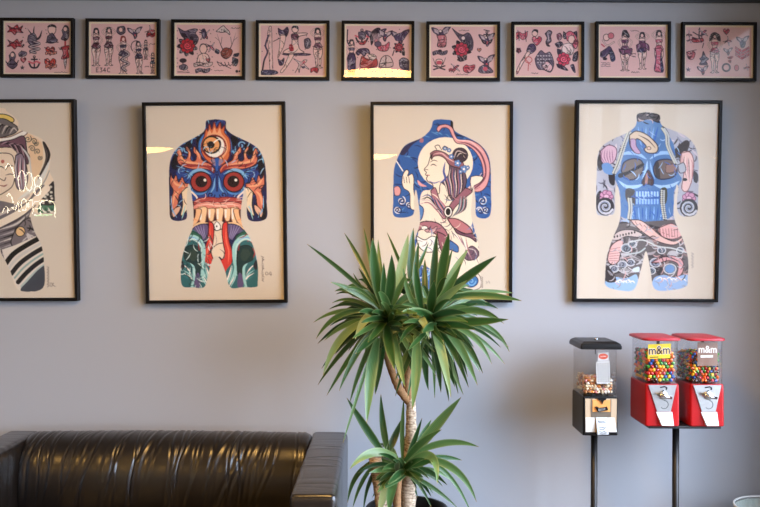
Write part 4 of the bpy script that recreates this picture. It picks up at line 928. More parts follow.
def frame_thing(kind, quad, tilt, face, depth, paint, label, cat, group, printname, matw=0.0, ss=4, paper=(235, 225, 208), bottom_gap=0.0):
    cpx = sum(p[0] for p in quad)/4; cpy = sum(p[1] for p in quad)/4
    # mid-depth of the front face once the bottom rests on the wall and the top leans out
    hh = abs(quad[3][1]-quad[0][1])/230.0
    yc = -(depth*math.cos(tilt) + hh/2*math.sin(tilt)) - 0.002 - bottom_gap
    zc = P(cpx, cpy, 3.6+yc).z
    C = [plane_hit(x, y, yc, zc, tilt) for x, y in quad]
    ctr = sum(C, Vector())/4
    ex = ((C[1]-C[0])+(C[2]-C[3]))/2; ez = ((C[0]-C[3])+(C[1]-C[2]))/2
    W, H = ex.length, ez.length
    roll = math.atan2(ex.z, ex.x)
    root = thing(kind, ctr, label, cat, group)
    nrm = Vector((0, -math.cos(tilt), -math.sin(tilt)))
    X = ex.normalized(); Y = -nrm; X = (X - Y*X.dot(Y)).normalized(); Z = X.cross(Y)
    root.rotation_euler = Matrix((X, Y, Z)).transposed().to_euler()
    # local frame: x right, z up, y into the wall; front face at y = 0
    prof = [(0, depth), (0, 0.0015), (0.0015, 0), (face-0.001, 0), (face, 0.001), (face, 0.013), (face-0.004, 0.013), (face-0.004, depth)]
    bm = bmesh.new(); rings = []
    for sx, sz in ((-1, 1), (1, 1), (1, -1), (-1, -1)):
        rings.append([bm.verts.new((sx*(W/2-o), d, sz*(H/2-o))) for o, d in prof])
    for i in range(4):
        a, b = rings[i], rings[(i+1) % 4]
        for k in range(len(prof)):
            bm.faces.new((a[k], b[k], b[(k+1) % len(prof)], a[(k+1) % len(prof)]))
    bm_obj('frame', bm, M['black_frame'], root)
    iw, ih = W-2*face, H-2*face
    fu, fv = face/W, face/H
    q = [np.array(p, float) for p in quad]
    def bil(u, v): return (q[0]*(1-u)+q[1]*u)*(1-v) + (q[3]*(1-u)+q[2]*u)*v
    m = matw/W, matw/H
    inner = [bil(fu+m[0], fv+m[1]), bil(1-fu-m[0], fv+m[1]), bil(1-fu-m[0], 1-fv-m[1]), bil(fu+m[0], 1-fv-m[1])]
    c = Canvas(inner, ss, paper); paint(c)
    c.sheet(printname, iw-2*matw, ih-2*matw, 0.0125, M['ink'], root)
    if matw > 0:
        bm = bmesh.new()
        for x0, x1, z0, z1 in ((-iw/2, iw/2, ih/2-matw, ih/2), (-iw/2, iw/2, -ih/2, -ih/2+matw), (-iw/2, -iw/2+matw, -ih/2+matw, ih/2-matw), (iw/2-matw, iw/2, -ih/2+matw, ih/2-matw)):
            bm_box(bm, x0, x1, 0.0105, 0.0125, z0, z1)
        bm_obj('mat_border', bm, M['mat_board'], root)
    box('backing_board', -iw/2-0.003, iw/2+0.003, 0.0131, 0.018, -ih/2-0.003, ih/2+0.003, M['backing'], root)
    box('glass', -iw/2, iw/2, 0.006, 0.008, -ih/2, ih/2, M['glass'], root)
    return root

TL = math.radians(2.6)
POST = [
    ([(-68.5, 99.2), (75.0, 99.0), (77.0, 301.0), (-65.5, 301.4)], art_serene, 'black framed print of a serene face and black white bands, cut by left picture edge'),
    ([(142.1, 102.2), (284.5, 101.2), (287.4, 302.8), (145.2, 303.8)], art_demon, 'black framed print of a bulging-eyed fanged blue demon with flames and a red tongue'),
    ([(371.5, 101.6), (514.0, 101.2), (511.6, 302.6), (370.0, 302.8)], art_moon, 'black framed print of a woman in profile before a pale moon, behind the plant'),
    ([(576.4, 100.0), (723.2, 100.0), (718.0, 302.6), (573.4, 301.6)], art_skull, 'black framed print of a blue skull with chains and pink snake, above the candy machines'),
]
for quad, fn, lab in POST:
    frame_thing('framed_poster', quad, TL, 0.0135, 0.032, fn, lab, 'picture', 'large framed tattoo prints', 'art_print', ss=4, paper=(216, 206, 188))
FLASH = [
    ([(-0.5, 17.4), (73.4, 17.8), (73.4, 77.2), (-0.5, 76.8)], flash_anchors, 0, 'small framed tattoo sheet with red hearts, anchor and dagger, leftmost in the top row'),
    ([(85.2, 18.2), (159.4, 18.6), (159.2, 78.4), (85.2, 77.8)], flash_ladies, 80, 'small framed tattoo sheet with several standing women and a small eagle, second from left'),
    ([(171.0, 19.2), (244.8, 19.4), (244.8, 79.0), (171.0, 78.4)], flash_eagle_rose, 164, 'small framed tattoo sheet with a red rose under a bird and a stag head'),
    ([(255.8, 20.0), (329.4, 20.2), (329.2, 79.8), (255.6, 79.4)], flash_bathers, 250, 'small framed tattoo sheet with women beside a seated bather and a swallow'),
    ([(341.5, 20.4), (414.4, 20.8), (414.2, 80.4), (341.4, 79.8)], flash_tall_ship, 336, 'small framed tattoo sheet with an anchor at top and dark eagles, middle of the row'),
    ([(426.6, 21.2), (500.2, 21.2), (500.2, 80.6), (426.4, 80.4)], flash_big_rose, 420, 'small framed tattoo sheet with one big pink-red rose at its centre'),
    ([(511.8, 21.4), (584.8, 21.4), (584.2, 80.0), (511.4, 80.0)], flash_seahorse, 506, 'small framed tattoo sheet with a seahorse and a woman among roses'),
    ([(596.0, 21.0), (671.4, 21.2), (671.0, 80.6), (595.8, 80.4)], flash_skirts, 590, 'small framed tattoo sheet of four women in swirling skirts, second from right'),
    ([(682.4, 21.6), (757.4, 22.0), (756.8, 81.0), (682.0, 80.6)], flash_stripes, 676, 'small framed tattoo sheet with red chevron stripes and a central woman, rightmost in row'),
]
def wrap(fn, x0):
    def paint(c):
        c.at(x0, 0, 6.036)
        c.poly([(-999, -999), (1999, -999), (1999, 1999), (-999, 1999)], (222, 182, 180), smooth=False)
        plain = c.poly; R = random.Random(x0+1)
        def poly(pts, col, line=None, lw=1.0, smooth=True):
            # flat inks carry whip shading: short darker and lighter strokes kept inside the shape
            plain(pts, col, None, lw, smooth)
            m = c.mask(pts, smooth); old = c.clip; c.clip = m if old is None else (m & old)
            p = np.array(pts, float); x_0, y_0 = p.min(0); x_1, y_1 = p.max(0)
            n = int(min(26, 3+(x_1-x_0)*(y_1-y_0)/90)); L = 0.5*min(x_1-x_0, y_1-y_0)+6; a = R.uniform(0, PI)
            lt = tuple(v+(222-v)*0.55 for v in col); dk = tuple(v*0.35 for v in col)
            for i in range(n):
                x, y = R.uniform(x_0, x_1), R.uniform(y_0, y_1); q = a+R.uniform(-.5, .5)
                c.stroke([(x, y), (x+math.cos(q)*L*.5, y+math.sin(q)*L*.5+2), (x+math.cos(q+.4)*L, y+math.sin(q+.4)*L)], R.choice((lt, lt, dk, dk, IK)), R.uniform(2.0, 4.0), 2)
            c.clip = old
            if line is not None: c.stroke(list(pts)+[pts[0]], line, lw, smooth=smooth)
        c.poly = poly
        fn(c)
    return paint
for quad, fn, x0, lab in FLASH:
    frame_thing('framed_flash_sheet', quad, math.radians(0.6), 0.0125, 0.022, wrap(fn, x0), lab, 'picture', 'row of small framed tattoo flash sheets', 'art_print', matw=0.008, ss=5)

# ================================================================== sofa
def leather():
    m, nt, b, out = new_mat('black_brown_leather')
    tc = nt.nodes.new('ShaderNodeTexCoord')
    v = nt.nodes.new('ShaderNodeTexVoronoi'); v.inputs['Scale'].default_value = 420
    nt.links.new(tc.outputs['Object'], v.inputs['Vector'])
    n = nt.nodes.new('ShaderNodeTexNoise'); n.inputs['Scale'].default_value = 22; n.inputs['Detail'].default_value = 5
    nt.links.new(tc.outputs['Object'], n.inputs['Vector'])
    add = nt.nodes.new('ShaderNodeMath'); add.operation = 'MULTIPLY_ADD'; add.inputs[1].default_value = 0.25
    nt.links.new(v.outputs['Distance'], add.inputs[0]); nt.links.new(n.outputs['Fac'], add.inputs[2])
    bp = nt.nodes.new('ShaderNodeBump'); bp.inputs['Strength'].default_value = 0.25; bp.inputs['Distance'].default_value = 0.003
    nt.links.new(add.outputs[0], bp.inputs['Height']); nt.links.new(bp.outputs['Normal'], b.inputs['Normal'])
    cr = nt.nodes.new('ShaderNodeValToRGB')
    cr.color_ramp.elements[0].color = lin((17, 13, 10)); cr.color_ramp.elements[1].color = lin((27, 21, 16))
    nt.links.new(n.outputs['Fac'], cr.inputs[0]); nt.links.new(cr.outputs[0], b.inputs['Base Color'])
    b.inputs['Roughness'].default_value = 0.33; b.inputs['Specular IOR Level'].default_value = 0.45
    b.inputs['Coat Weight'].default_value = 0.6; b.inputs['Coat Roughness'].default_value = 0.24
    return m
M['leather'] = leather()

sofa = thing('leather_sofa', (-0.85, -0.55, 0), 'black brown leather sofa with creased back, standing against the wall under the demon print', 'sofa')
def to_local(o, root):
    o.location = -root.location if o.parent == root else (0, 0, 0); return o
SX0, SX1, SZ = -1.575, -0.134, 0.69
def puffed(name, x0, x1, y0, y1, z0, z1, r, seed, wr=0.0, n=(20, 60, 40), puff=0.006):
    """a padded block: rounded box with a slight belly and creases"""
    bm = bmesh.new(); R = random.Random(seed)
    def sgrid(a, b, k):
        # denser towards the ends so that the rounded edges are smooth
        t = np.linspace(0, 1, k); t = 0.5-0.5*np.cos(PI*t)*(0.35+0.65*np.abs(np.cos(PI*t)))
        return a+(b-a)*t
    xs, ys, zs = sgrid(x0, x1, n[0]), sgrid(y0, y1, n[1]), sgrid(z0, z1, n[2])
    cr = [(R.uniform(y0, y1), R.uniform(-0.25, 0.25), R.uniform(0.004, 0.012), R.uniform(-1, 1)) for _ in range(26)]
    V = {}
    def vert(i, j, k):
        key = (i, j, k)
        if key in V: return V[key]
        p = Vector((xs[i], ys[j], zs[k]))
        q = Vector((min(max(p.x, x0+r), x1-r), min(max(p.y, y0+r), y1-r), min(max(p.z, z0+r), z1-r)))
        d = p-q; nrm = d.normalized() if d.length > 1e-6 else Vector((0, 0, 0))
        p = q + nrm*r
        u, v, w = (p.x-x0)/(x1-x0), (p.y-y0)/(y1-y0), (p.z-z0)/(z1-z0)
        b = puff*(math.sin(PI*min(max(u, 0), 1))**0.5*math.sin(PI*min(max(v, 0), 1))**0.5)
        disp = b*abs(nrm.z)
        if wr:
            for yc, sl, wd, am in cr:
                s = (p.y-yc-sl*(p.x-x0))/wd
                if abs(s) < 3: disp += wr*am*math.exp(-s*s)
        V[key] = bm.verts.new(p+nrm*disp); return V[key]
    nx, ny, nz = n
    def quad(a, b, c, d):
        f = [vert(*a), vert(*b), vert(*c), vert(*d)]
        if len(set(f)) == 4: bm.faces.new(f)
    for i in range(nx-1):
        for j in range(ny-1):
            for k in (0, nz-1): quad((i, j, k), (i+1, j, k), (i+1, j+1, k), (i, j+1, k))
    for i in range(nx-1):
        for k in range(nz-1):
            for j in (0, ny-1): quad((i, j, k), (i+1, j, k), (i+1, j, k+1), (i, j, k+1))
    for j in range(ny-1):
        for k in range(nz-1):
            for i in (0, nx-1): quad((i, j, k), (i, j+1, k), (i, j+1, k+1), (i, j, k+1))
    return to_local(bm_obj(name, bm, M['leather'], sofa, True), sofa)
for k, (a, b) in enumerate(((SX0, -1.44), (-0.282, SX1))):
    arm = puffed('armrest', a, b, -1.0, -0.07, 0.10, SZ, 0.018, 5+k, 0.0014, (26, 150, 30))
    bm = bmesh.new()
    e = 0.012
    tube(bm, [(a+e, -0.995, 0.12), (a+e, -0.995, SZ-e*1.3), (b-e, -0.995, SZ-e*1.3), (b-e, -0.995, 0.12)], 0.004, 8)
    to_local(bm_obj('piping', bm, M['leather'], arm, True), sofa)
# back cushion
def back_cushion():
    prof = [(-0.075, 0.22), (-0.075, 0.50), (-0.078, 0.62), (-0.092, 0.672), (-0.125, 0.697), (-0.17, 0.702), (-0.22, 0.690), (-0.262, 0.660), (-0.292, 0.615), (-0.308, 0.56), (-0.312, 0.50), (-0.306, 0.44), (-0.295, 0.39), (-0.28, 0.34), (-0.28, 0.22)]
    pr = catmull(prof, False, 9); pr = np.array(pr)
    seg = np.linalg.norm(np.diff(pr, axis=0), axis=1); s = np.concatenate([[0], np.cumsum(seg)]); L = s[-1]
    m = 110; S = np.linspace(0, L, m)
    pr = np.stack([np.interp(S, s, pr[:, 0]), np.interp(S, s, pr[:, 1])], 1)
    tg = np.gradient(pr, axis=0); tg /= np.linalg.norm(tg, axis=1)[:, None]
    nr = np.stack([tg[:, 1]*-1, tg[:, 0]], 1)           # outward for this winding
    if nr[m//2] @ np.array([-1, 0.6]) < 0: nr = -nr
    R = random.Random(41)
    xa, xb = -1.452, -0.277
    nx = 460; X = np.linspace(xa, xb, nx)
    u = (X-xa)/(xb-xa)
    D = np.zeros((nx, m))
    sv = S/L
    # creases that run over the roll, leaning to the right at the top
    creases = []
    x = xa+0.05
    while x < xb-0.02:
        creases.append((x, R.uniform(0.0, 0.16), R.uniform(0.003, 0.0075), R.uniform(0.5, 1.0)*R.choice((1, 1, -0.5)), R.uniform(0.50, 0.66), R.uniform(0.10, 0.24)))
        x += R.uniform(0.012, 0.042)
    for xc, sl, wd, am, sc, sw in creases:
        ctr = xc - sl*(sv-0.45)/0.4*0.9 + 0.006*np.sin(sv*25+xc*40)
        g = np.exp(-((X[:, None]-ctr[None])/wd)**2)*np.exp(-((sv-sc)/sw)**2)[None]
        D -= 0.0042*am*g
        g2 = np.exp(-((X[:, None]-ctr[None]-wd*2.0)/(wd*1.3))**2)*np.exp(-((sv-sc)/sw)**2)[None]
        D += 0.0028*am*g2
    # rounded ends
    edge = np.minimum(u, 1-u)*(xb-xa)
    er = np.clip(edge/0.035, 0, 1); inset = 0.03*(1-np.sqrt(np.clip(1-(1-er)**2, 0, 1)))
    sag = 0.006*np.sin(PI*u*1.0)
    V = np.zeros((nx, m, 3))
    cy, cz = -0.18, 0.46
    for i in range(nx):
        off = D[i]-inset[i]+sag[i]*np.clip(np.sin(PI*sv), 0, 1)
        V[i, :, 0] = X[i]; V[i, :, 1] = pr[:, 0]+nr[:, 0]*off; V[i, :, 2] = pr[:, 1]+nr[:, 1]*off
    idx = np.arange(nx*m).reshape(nx, m)
    F = np.stack([idx[:-1, :-1], idx[1:, :-1], idx[1:, 1:], idx[:-1, 1:]], -1).reshape(-1, 4).tolist()
    F += [list(range(m))[::-1], list(idx[-1])]
    return to_local(mesh_obj('back_cushion', V.reshape(-1, 3), F, M['leather'], sofa, True), sofa)
back_cushion()
puffed('seat_cushion', -1.436, -0.286, -0.985, -0.29, 0.26, 0.43, 0.03, 9, 0.002, (60, 40, 16), 0.012)
bm = bmesh.new(); bm_box(bm, -1.44, -0.282, -0.97, -0.08, 0.10, 0.255, 0.01); to_local(bm_obj('base_frame', bm, M['leather'], sofa), sofa)
for x in (SX0+0.07, SX1-0.07):
    for y in (-0.93, -0.14):
        bm = bmesh.new(); lathe(bm, [(0.0, 0.0), (0.02, 0.0), (0.026, 0.101), (0.0, 0.101)], 16, (x, y, 0)); to_local(bm_obj('leg', bm, M['chrome'], sofa, True), sofa)

# ================================================================== plant
def leaf_mat():
    m, nt, b, out = new_mat('yucca_leaf')
    at = nt.nodes.new('ShaderNodeAttribute'); at.attribute_name = 'leaf'      # r: across the blade, g: along it, b: this leaf's own shade
    sp = nt.nodes.new('ShaderNodeSeparateColor'); nt.links.new(at.outputs['Color'], sp.inputs[0])
    cr = nt.nodes.new('ShaderNodeValToRGB'); e = cr.color_ramp.elements
    e[0].position = 0.0; e[0].color = lin((30, 60, 30)); e[1].position = 1.0; e[1].color = lin((150, 168, 118))
    x = e.new(0.45); x.color = lin((46, 86, 40)); x = e.new(0.8); x.color = lin((92, 128, 74))
    nt.links.new(sp.outputs[2], cr.inputs[0])
    wv = nt.nodes.new('ShaderNodeMath'); wv.operation = 'MULTIPLY'; wv.inputs[1].default_value = 44; nt.links.new(sp.outputs[0], wv.inputs[0])
    sn = nt.nodes.new('ShaderNodeMath'); sn.operation = 'SINE'; nt.links.new(wv.outputs[0], sn.inputs[0])
    mr = nt.nodes.new('ShaderNodeMapRange'); mr.inputs[1].default_value = -1; mr.inputs[2].default_value = 1; mr.inputs[3].default_value = 0.86; mr.inputs[4].default_value = 1.14
    nt.links.new(sn.outputs[0], mr.inputs[0])
    mu = nt.nodes.new('ShaderNodeMix'); mu.data_type = 'RGBA'; mu.blend_type = 'MULTIPLY'; mu.inputs[0].default_value = 1
    nt.links.new(cr.outputs[0], mu.inputs[6]); nt.links.new(mr.outputs[0], mu.inputs[7])
    # pale margins of the blade, with glossy edge highlights put into the colour
    ab = nt.nodes.new('ShaderNodeMath'); ab.operation = 'MULTIPLY_ADD'; ab.inputs[1].default_value = 2; ab.inputs[2].default_value = -1; nt.links.new(sp.outputs[0], ab.inputs[0])
    a2 = nt.nodes.new('ShaderNodeMath'); a2.operation = 'ABSOLUTE'; nt.links.new(ab.outputs[0], a2.inputs[0])
    em = nt.nodes.new('ShaderNodeMapRange'); em.inputs[1].default_value = 0.62; em.inputs[2].default_value = 1.0; em.inputs[4].default_value = 0.4; nt.links.new(a2.outputs[0], em.inputs[0])
    m1 = nt.nodes.new('ShaderNodeMix'); m1.data_type = 'RGBA'; m1.inputs[7].default_value = lin((158, 172, 116))
    nt.links.new(em.outputs[0], m1.inputs[0]); nt.links.new(mu.outputs[2], m1.inputs[6])
    tip = nt.nodes.new('ShaderNodeMapRange'); tip.inputs[1].default_value = 0.955; tip.inputs[2].default_value = 1.0; nt.links.new(sp.outputs[1], tip.inputs[0])
    m2 = nt.nodes.new('ShaderNodeMix'); m2.data_type = 'RGBA'; m2.inputs[7].default_value = lin((150, 120, 60))
    nt.links.new(tip.outputs[0], m2.inputs[0]); nt.links.new(m1.outputs[2], m2.inputs[6])
    nt.links.new(m2.outputs[2], b.inputs['Base Color'])
    b.inputs['Roughness'].default_value = 0.36; b.inputs['Specular IOR Level'].default_value = 0.5
    tl = nt.nodes.new('ShaderNodeBsdfTranslucent'); nt.links.new(m2.outputs[2], tl.inputs[0])
    ms = nt.nodes.new('ShaderNodeMixShader'); ms.inputs[0].default_value = 0.22
    nt.links.new(b.outputs[0], ms.inputs[1]); nt.links.new(tl.outputs[0], ms.inputs[2]); nt.links.new(ms.outputs[0], out.inputs['Surface'])
    return m
def bark_mat():
    m, nt, b, out = new_mat('yucca_bark')
    tc = nt.nodes.new('ShaderNodeTexCoord'); mp = nt.nodes.new('ShaderNodeMapping'); mp.inputs['Scale'].default_value = (60, 60, 150)
    nt.links.new(tc.outputs['Object'], mp.inputs[0])
    n = nt.nodes.new('ShaderNodeTexNoise'); n.inputs['Scale'].default_value = 1; n.inputs['Detail'].default_value = 5; nt.links.new(mp.outputs[0], n.inputs['Vector'])
    cr = nt.nodes.new('ShaderNodeValToRGB'); cr.color_ramp.elements[0].color = lin((112, 88, 66)); cr.color_ramp.elements[1].color = lin((214, 194, 166))
    cr.color_ramp.elements[0].position = 0.3; cr.color_ramp.elements[1].position = 0.7
    nt.links.new(n.outputs['Fac'], cr.inputs[0]); nt.links.new(cr.outputs[0], b.inputs['Base Color'])
    bp = nt.nodes.new('ShaderNodeBump'); bp.inputs['Strength'].default_value = 0.8; bp.inputs['Distance'].default_value = 0.004
    nt.links.new(n.outputs['Fac'], bp.inputs['Height']); nt.links.new(bp.outputs['Normal'], b.inputs['Normal']); b.inputs['Roughness'].default_value = 0.85
    return m
M['leaf'] = leaf_mat(); M['bark'] = bark_mat()
M['shoot'] = pbr('brown_young_stem', (142, 104, 66), 0.85, var=0.55, scale=110, bump=1.0, bscale=160)

PD = 3.06                                   # distance of the plant's axis from the camera
PS = F/PD                                   # photo pixels per metre there
pc = P(407, 507, PD)
plant = thing('potted_yucca', (pc.x, pc.y, 0), 'tall green yucca plant in a black pot standing beside the sofa', 'plant')
PL = plant.location.copy()

class Foliage:
    def __init__(self, seed): self.v = []; self.f = []; self.c = []; self.R = random.Random(seed)
    def leaf(self, base, ctrl, tip, width, shade, twist=0.0, fold=0.22):
        n = 18; k = 5; o = len(self.v)
        w0 = None
        side_ref = None
        for i in range(n+1):
            t = i/n
            p = base*(1-t)**2 + ctrl*2*t*(1-t) + tip*t*t
            d = ((ctrl-base)*(1-t) + (tip-ctrl)*t).normalized()
            view = (CAM-p).normalized()
            s = d.cross(view)
            if s.length < 0.05: s = d.cross(Vector((0, 0, 1)))
            s.normalize()
            if side_ref is not None and s.dot(side_ref) < 0: s = -s
            side_ref = s
            nn = s.cross(d).normalized()
            a = twist*(0.4+0.6*t); s2 = s*math.cos(a)+nn*math.sin(a); n2 = nn*math.cos(a)-s*math.sin(a)
            prof = min(1.0, 0.45+t*1.6)*max(0.0, 1-max(0, (t-0.45)/0.55)**1.9)
            w = width*prof/2+0.0006
            for j in range(k):
                x = (j/(k-1))*2-1
                self.v.append(p + s2*x*w - n2*(fold*w*(1-abs(x)))*1.0)
                self.c.append((0.5+0.5*x, t, shade, 1))
        for i in range(n):
            for j in range(k-1):
                a = o+i*k+j; self.f.append((a, a+1, a+k+1, a+k))
    def build(self, name, parent):
        o = mesh_obj(name, [v-PL for v in self.v], self.f, M['leaf'], parent, True)
        at = o.data.attributes.new('leaf', 'FLOAT_COLOR', 'POINT')
        at.data.foreach_set('color', np.array(self.c, np.float32).ravel())
        return o

def q1(x, y): return (300+x/2.817, 220+y/2.817)        # drawing coordinates of the crown
def q2(x, y): return (320+x/3.45, 360+y/3.45)          # and of the lower head
# base, control, tip, width (drawing units), shade 0..1, depth of the tip and of the bend towards the viewer (m)
CROWN_A = [
    ((205, 222), (120, 140), (20, 68), 13, .25, .05), ((205, 190), (165, 100), (125, 37), 12, .25, -.05), ((225, 250), (150, 190), (85, 175), 17, .5, .1), ((215, 225), (190, 175), (165, 135), 10, .3, -.1),
    ((240, 262), (205, 150), (205, 50), 32, .5, .1), ((245, 250), (222, 140), (220, 55), 14, .35, -.1), ((240, 275), (262, 180), (258, 98), 28, .35, .22), ((252, 265), (290, 130), (305, 40), 27, .85, .05),
    ((230, 265), (205, 150), (180, 22), 12, .55, -.05), ((300, 170), (275, 100), (245, 35), 9, .4, -.1),
    ((205, 258), (100, 240), (45, 335), 17, .4, .02), ((195, 280), (100, 310), (65, 438), 22, .75, .06), ((205, 300), (130, 340), (50, 465), 15, .35, -.06), ((212, 300), (150, 360), (75, 495), 15, .3, .02),
    ((218, 300), (160, 350), (110, 482), 19, .35, .1), ((230, 262), (180, 258), (155, 336), 24, .9, .22), ((220, 330), (196, 420), (188, 572), 32, .7, .2), ((215, 330), (168, 470), (121, 628), 10, .65, .12),
    ((240, 300), (225, 400), (212, 492), 22, .3, .05), ((245, 288), (244, 340), (268, 424), 28, .55, .25), ((262, 300), (270, 380), (296, 470), 22, .6, .2), ((225, 300), (170, 400), (140, 515), 14, .5, .0),
    ((200, 262), (140, 300), (95, 360), 14, .2, -.1), ((215, 235), (160, 215), (110, 190), 12, .2, -.15), ((250, 270), (270, 250), (330, 262), 18, .65, .28), ((232, 280), (200, 310), (180, 400), 18, .25, -.05),
    ((250, 280), (300, 330), (330, 420), 16, .4, .1), ((238, 262), (235, 200), (236, 120), 20, .2, .1), ((224, 252), (180, 210), (150, 150), 12, .2, -.1), ((250, 262), (275, 200), (300, 150), 18, .55, .12),
]
CROWN_B = [
    ((328, 240), (305, 120), (320, 22), 28, .4, -.05), ((335, 235), (318, 150), (335, 62), 20, .3, .02), ((370, 270), (378, 130), (385, 38), 22, .2, .0), ((385, 230), (405, 110), (420, 36), 28, .2, .08),
    ((300, 200), (340, 120), (362, 64), 12, .3, -.1), ((370, 280), (425, 150), (474, 82), 25, .85, .0), ((400, 216), (480, 150), (553, 102), 26, .3, .12), ((395, 222), (520, 200), (625, 228), 22, .5, .06),
    ((380, 232), (500, 188), (602, 206), 14, .55, -.05), ((378, 290), (490, 288), (587, 280), 25, .35, .2), ((400, 285), (545, 268), (590, 372), 17, .65, -.04), ((400, 290), (500, 305), (540, 406), 17, .5, .05),
    ((395, 290), (470, 320), (515, 432), 18, .4, .0), ((395, 295), (450, 330), (500, 466), 24, .6, .1), ((390, 300), (440, 320), (472, 442), 16, .3, -.08), ((378, 300), (405, 370), (436, 470), 24, .3, .0),
    ((370, 288), (400, 350), (425, 500), 26, .7, .2), ((372, 310), (390, 400), (397, 486), 18, .2, -.05), ((358, 320), (345, 400), (362, 480), 20, .2, -.1), ((305, 268), (345, 250), (364, 336), 22, .95, .26),
    ((326, 322), (335, 400), (316, 534), 29, .75, .22), ((365, 270), (372, 220), (378, 170), 26, .4, .24), ((345, 262), (330, 190), (325, 120), 20, .5, .15), ((355, 282), (300, 230), (290, 130), 16, .55, .1),
    ((360, 270), (420, 200), (455, 120), 22, .7, .1), ((365, 280), (400, 180), (430, 80), 18, .55, -.02), ((385, 270), (440, 240), (500, 236), 18, .45, .02), ((390, 262), (460, 230), (520, 196), 14, .6, -.1),
    ((385, 300), (420, 400), (460, 492), 13, .9, .0), ((350, 300), (330, 340), (345, 420), 14, .5, .1), ((380, 275), (450, 270), (510, 300), 16, .3, -.1), ((355, 255), (350, 180), (352, 110), 18, .3, -.08),
    ((372, 300), (430, 340), (452, 420), 16, .25, .14), ((340, 290), (300, 300), (280, 350), 14, .6, .24), ((375, 250), (410, 215), (470, 170), 22, .75, .2),
]
LOWER = [
    ((300, 350), (400, 225), (487, 128), 36, .5, .05), ((308, 335), (430, 255), (548, 300), 24, .6, .08), ((305, 345), (480, 320), (540, 490), 26, .7, .1), ((310, 340), (440, 330), (522, 530), 16, .5, .0),
    ((300, 360), (412, 270), (404, 428), 28, .8, .25), ((300, 395), (380, 420), (476, 512), 15, .4, .05), ((240, 335), (212, 240), (210, 118), 24, .2, -.1), ((228, 335), (165, 250), (92, 130), 28, .2, .05),
    ((225, 330), (255, 280), (282, 203), 26, .3, -.05), ((265, 335), (175, 285), (103, 376), 30, .7, .15), ((190, 350), (110, 380), (95, 492), 17, .4, .0), ((200, 350), (140, 400), (113, 510), 14, .35, .1),
    ((220, 350), (160, 400), (150, 520), 14, .4, .02), ((262, 385), (225, 430), (200, 540), 32, .85, .2), ((268, 395), (240, 440), (238, 530), 30, .75, .25), ((300, 370), (400, 320), (490, 346), 24, .35, -.05),
    ((320, 370), (410, 370), (460, 422), 12, .5, -.05), ((300, 360), (350, 260), (384, 206), 20, .4, -.1), ((292, 350), (340, 280), (420, 240), 26, .55, .15), ((285, 380), (250, 350), (215, 380), 22, .3, .2),
    ((300, 370), (340, 350), (390, 350), 28, .35, .2), ((285, 350), (280, 250), (290, 130), 16, .5, .0), ((296, 350), (320, 300), (352, 200), 18, .25, .05), ((280, 390), (255, 380), (225, 400), 18, .25, .1),
]
def grow(name, items, q, sc, seed, extra, centre, rad):
    fo = Foliage(seed); R = random.Random(seed)
    def lift(base, ctrl, tip, w, sh, dz, tw):
        b = P(*q(*base), PD-0.02-abs(dz)*0.15); c = P(*q(*ctrl), PD-dz*0.75); t = P(*q(*tip), PD-dz)
        fo.leaf(b, c, t, w/sc/PS, sh, tw)
    for base, ctrl, tip, w, sh, dz in items:
        lift(base, ctrl, tip, w*0.95, min(1, max(0, sh+R.uniform(-.16, .2))), dz, R.uniform(-.35, .35))
    for i in range(18):
        # young leaves of the heart, pointing up and towards the room
        a = -PI/2+R.uniform(-2.6, 2.6); r = R.uniform(45, 120)
        bx, by = centre[0]+R.uniform(-22, 22), centre[1]+R.uniform(-4, 26)
        lift((bx, by), (bx+math.cos(a)*r*0.5, by+math.sin(a)*r*0.6-12), (bx+math.cos(a)*r, by+math.sin(a)*r*0.8+8), R.uniform(12, 22), R.uniform(.05, .7), R.uniform(.1, .34), R.uniform(-.5, .5))
    for i in range(extra):
        a = R.uniform(0, 2*PI); r = R.uniform(0.6, 1.2)*rad
        tx, ty = centre[0]+math.cos(a)*r, centre[1]+math.sin(a)*r*0.82+0.24*r
        cx, cy = centre[0]+math.cos(a)*r*0.6, centre[1]+math.sin(a)*r*0.5-0.12*r
        lift((centre[0]+math.cos(a)*20, centre[1]+math.sin(a)*20), (cx, cy), (tx, ty), R.uniform(10, 20), R.uniform(.05, .75), R.uniform(-.3, .1), R.uniform(-.6, .6))
    return fo.build(name, plant)
grow('leaf_crown', CROWN_A, q1, 2.817, 3, 70, (240, 280), 180)
grow('leaf_crown', CROWN_B, q1, 2.817, 4, 76, (372, 285), 185)
grow('leaf_crown', LOWER, q2, 3.45, 6, 34, (280, 370), 140)

def stem(name, pts, r, mat, seed):
    bm = bmesh.new(); R = random.Random(seed)
    path = catmull([P(x, y, PD-dz)-PL for x, y, dz in pts], False, 8)
    rr = np.interp(np.linspace(0, 1, len(path)), np.linspace(0, 1, len(r)), r)/PS
    rr = [v*(1+0.05*math.sin(i*2.1)+R.uniform(-.05, .05)) for i, v in enumerate(rr)]
    tube(bm, path, rr, 18)
    return bm_obj(name, bm, mat, plant, True)
stem('trunk', [(408, 540, 0), (408, 507, 0), (409, 470, 0), (411, 430, 0), (411, 398, 0)], [8.4, 8, 7, 5.6, 4.6], M['bark'], 1)
stem('trunk', [(384, 535, .03), (382, 505, .03), (379, 480, .02), (375, 458, .02)], [7.2, 6.8, 6.6, 6.6], M['bark'], 2)
stem('branch', [(409, 402, 0), (400, 390, .02), (392, 372, .02), (386, 350, .02), (385, 322, .02)], [4, 4.2, 3.6, 3.4, 3.2], M['shoot'], 3)
stem('branch', [(410, 402, 0), (407, 380, 0), (411, 360, 0), (424, 335, 0), (430, 322, 0)], [4.4, 4.2, 3.8, 3.6, 3.2], M['shoot'], 4)
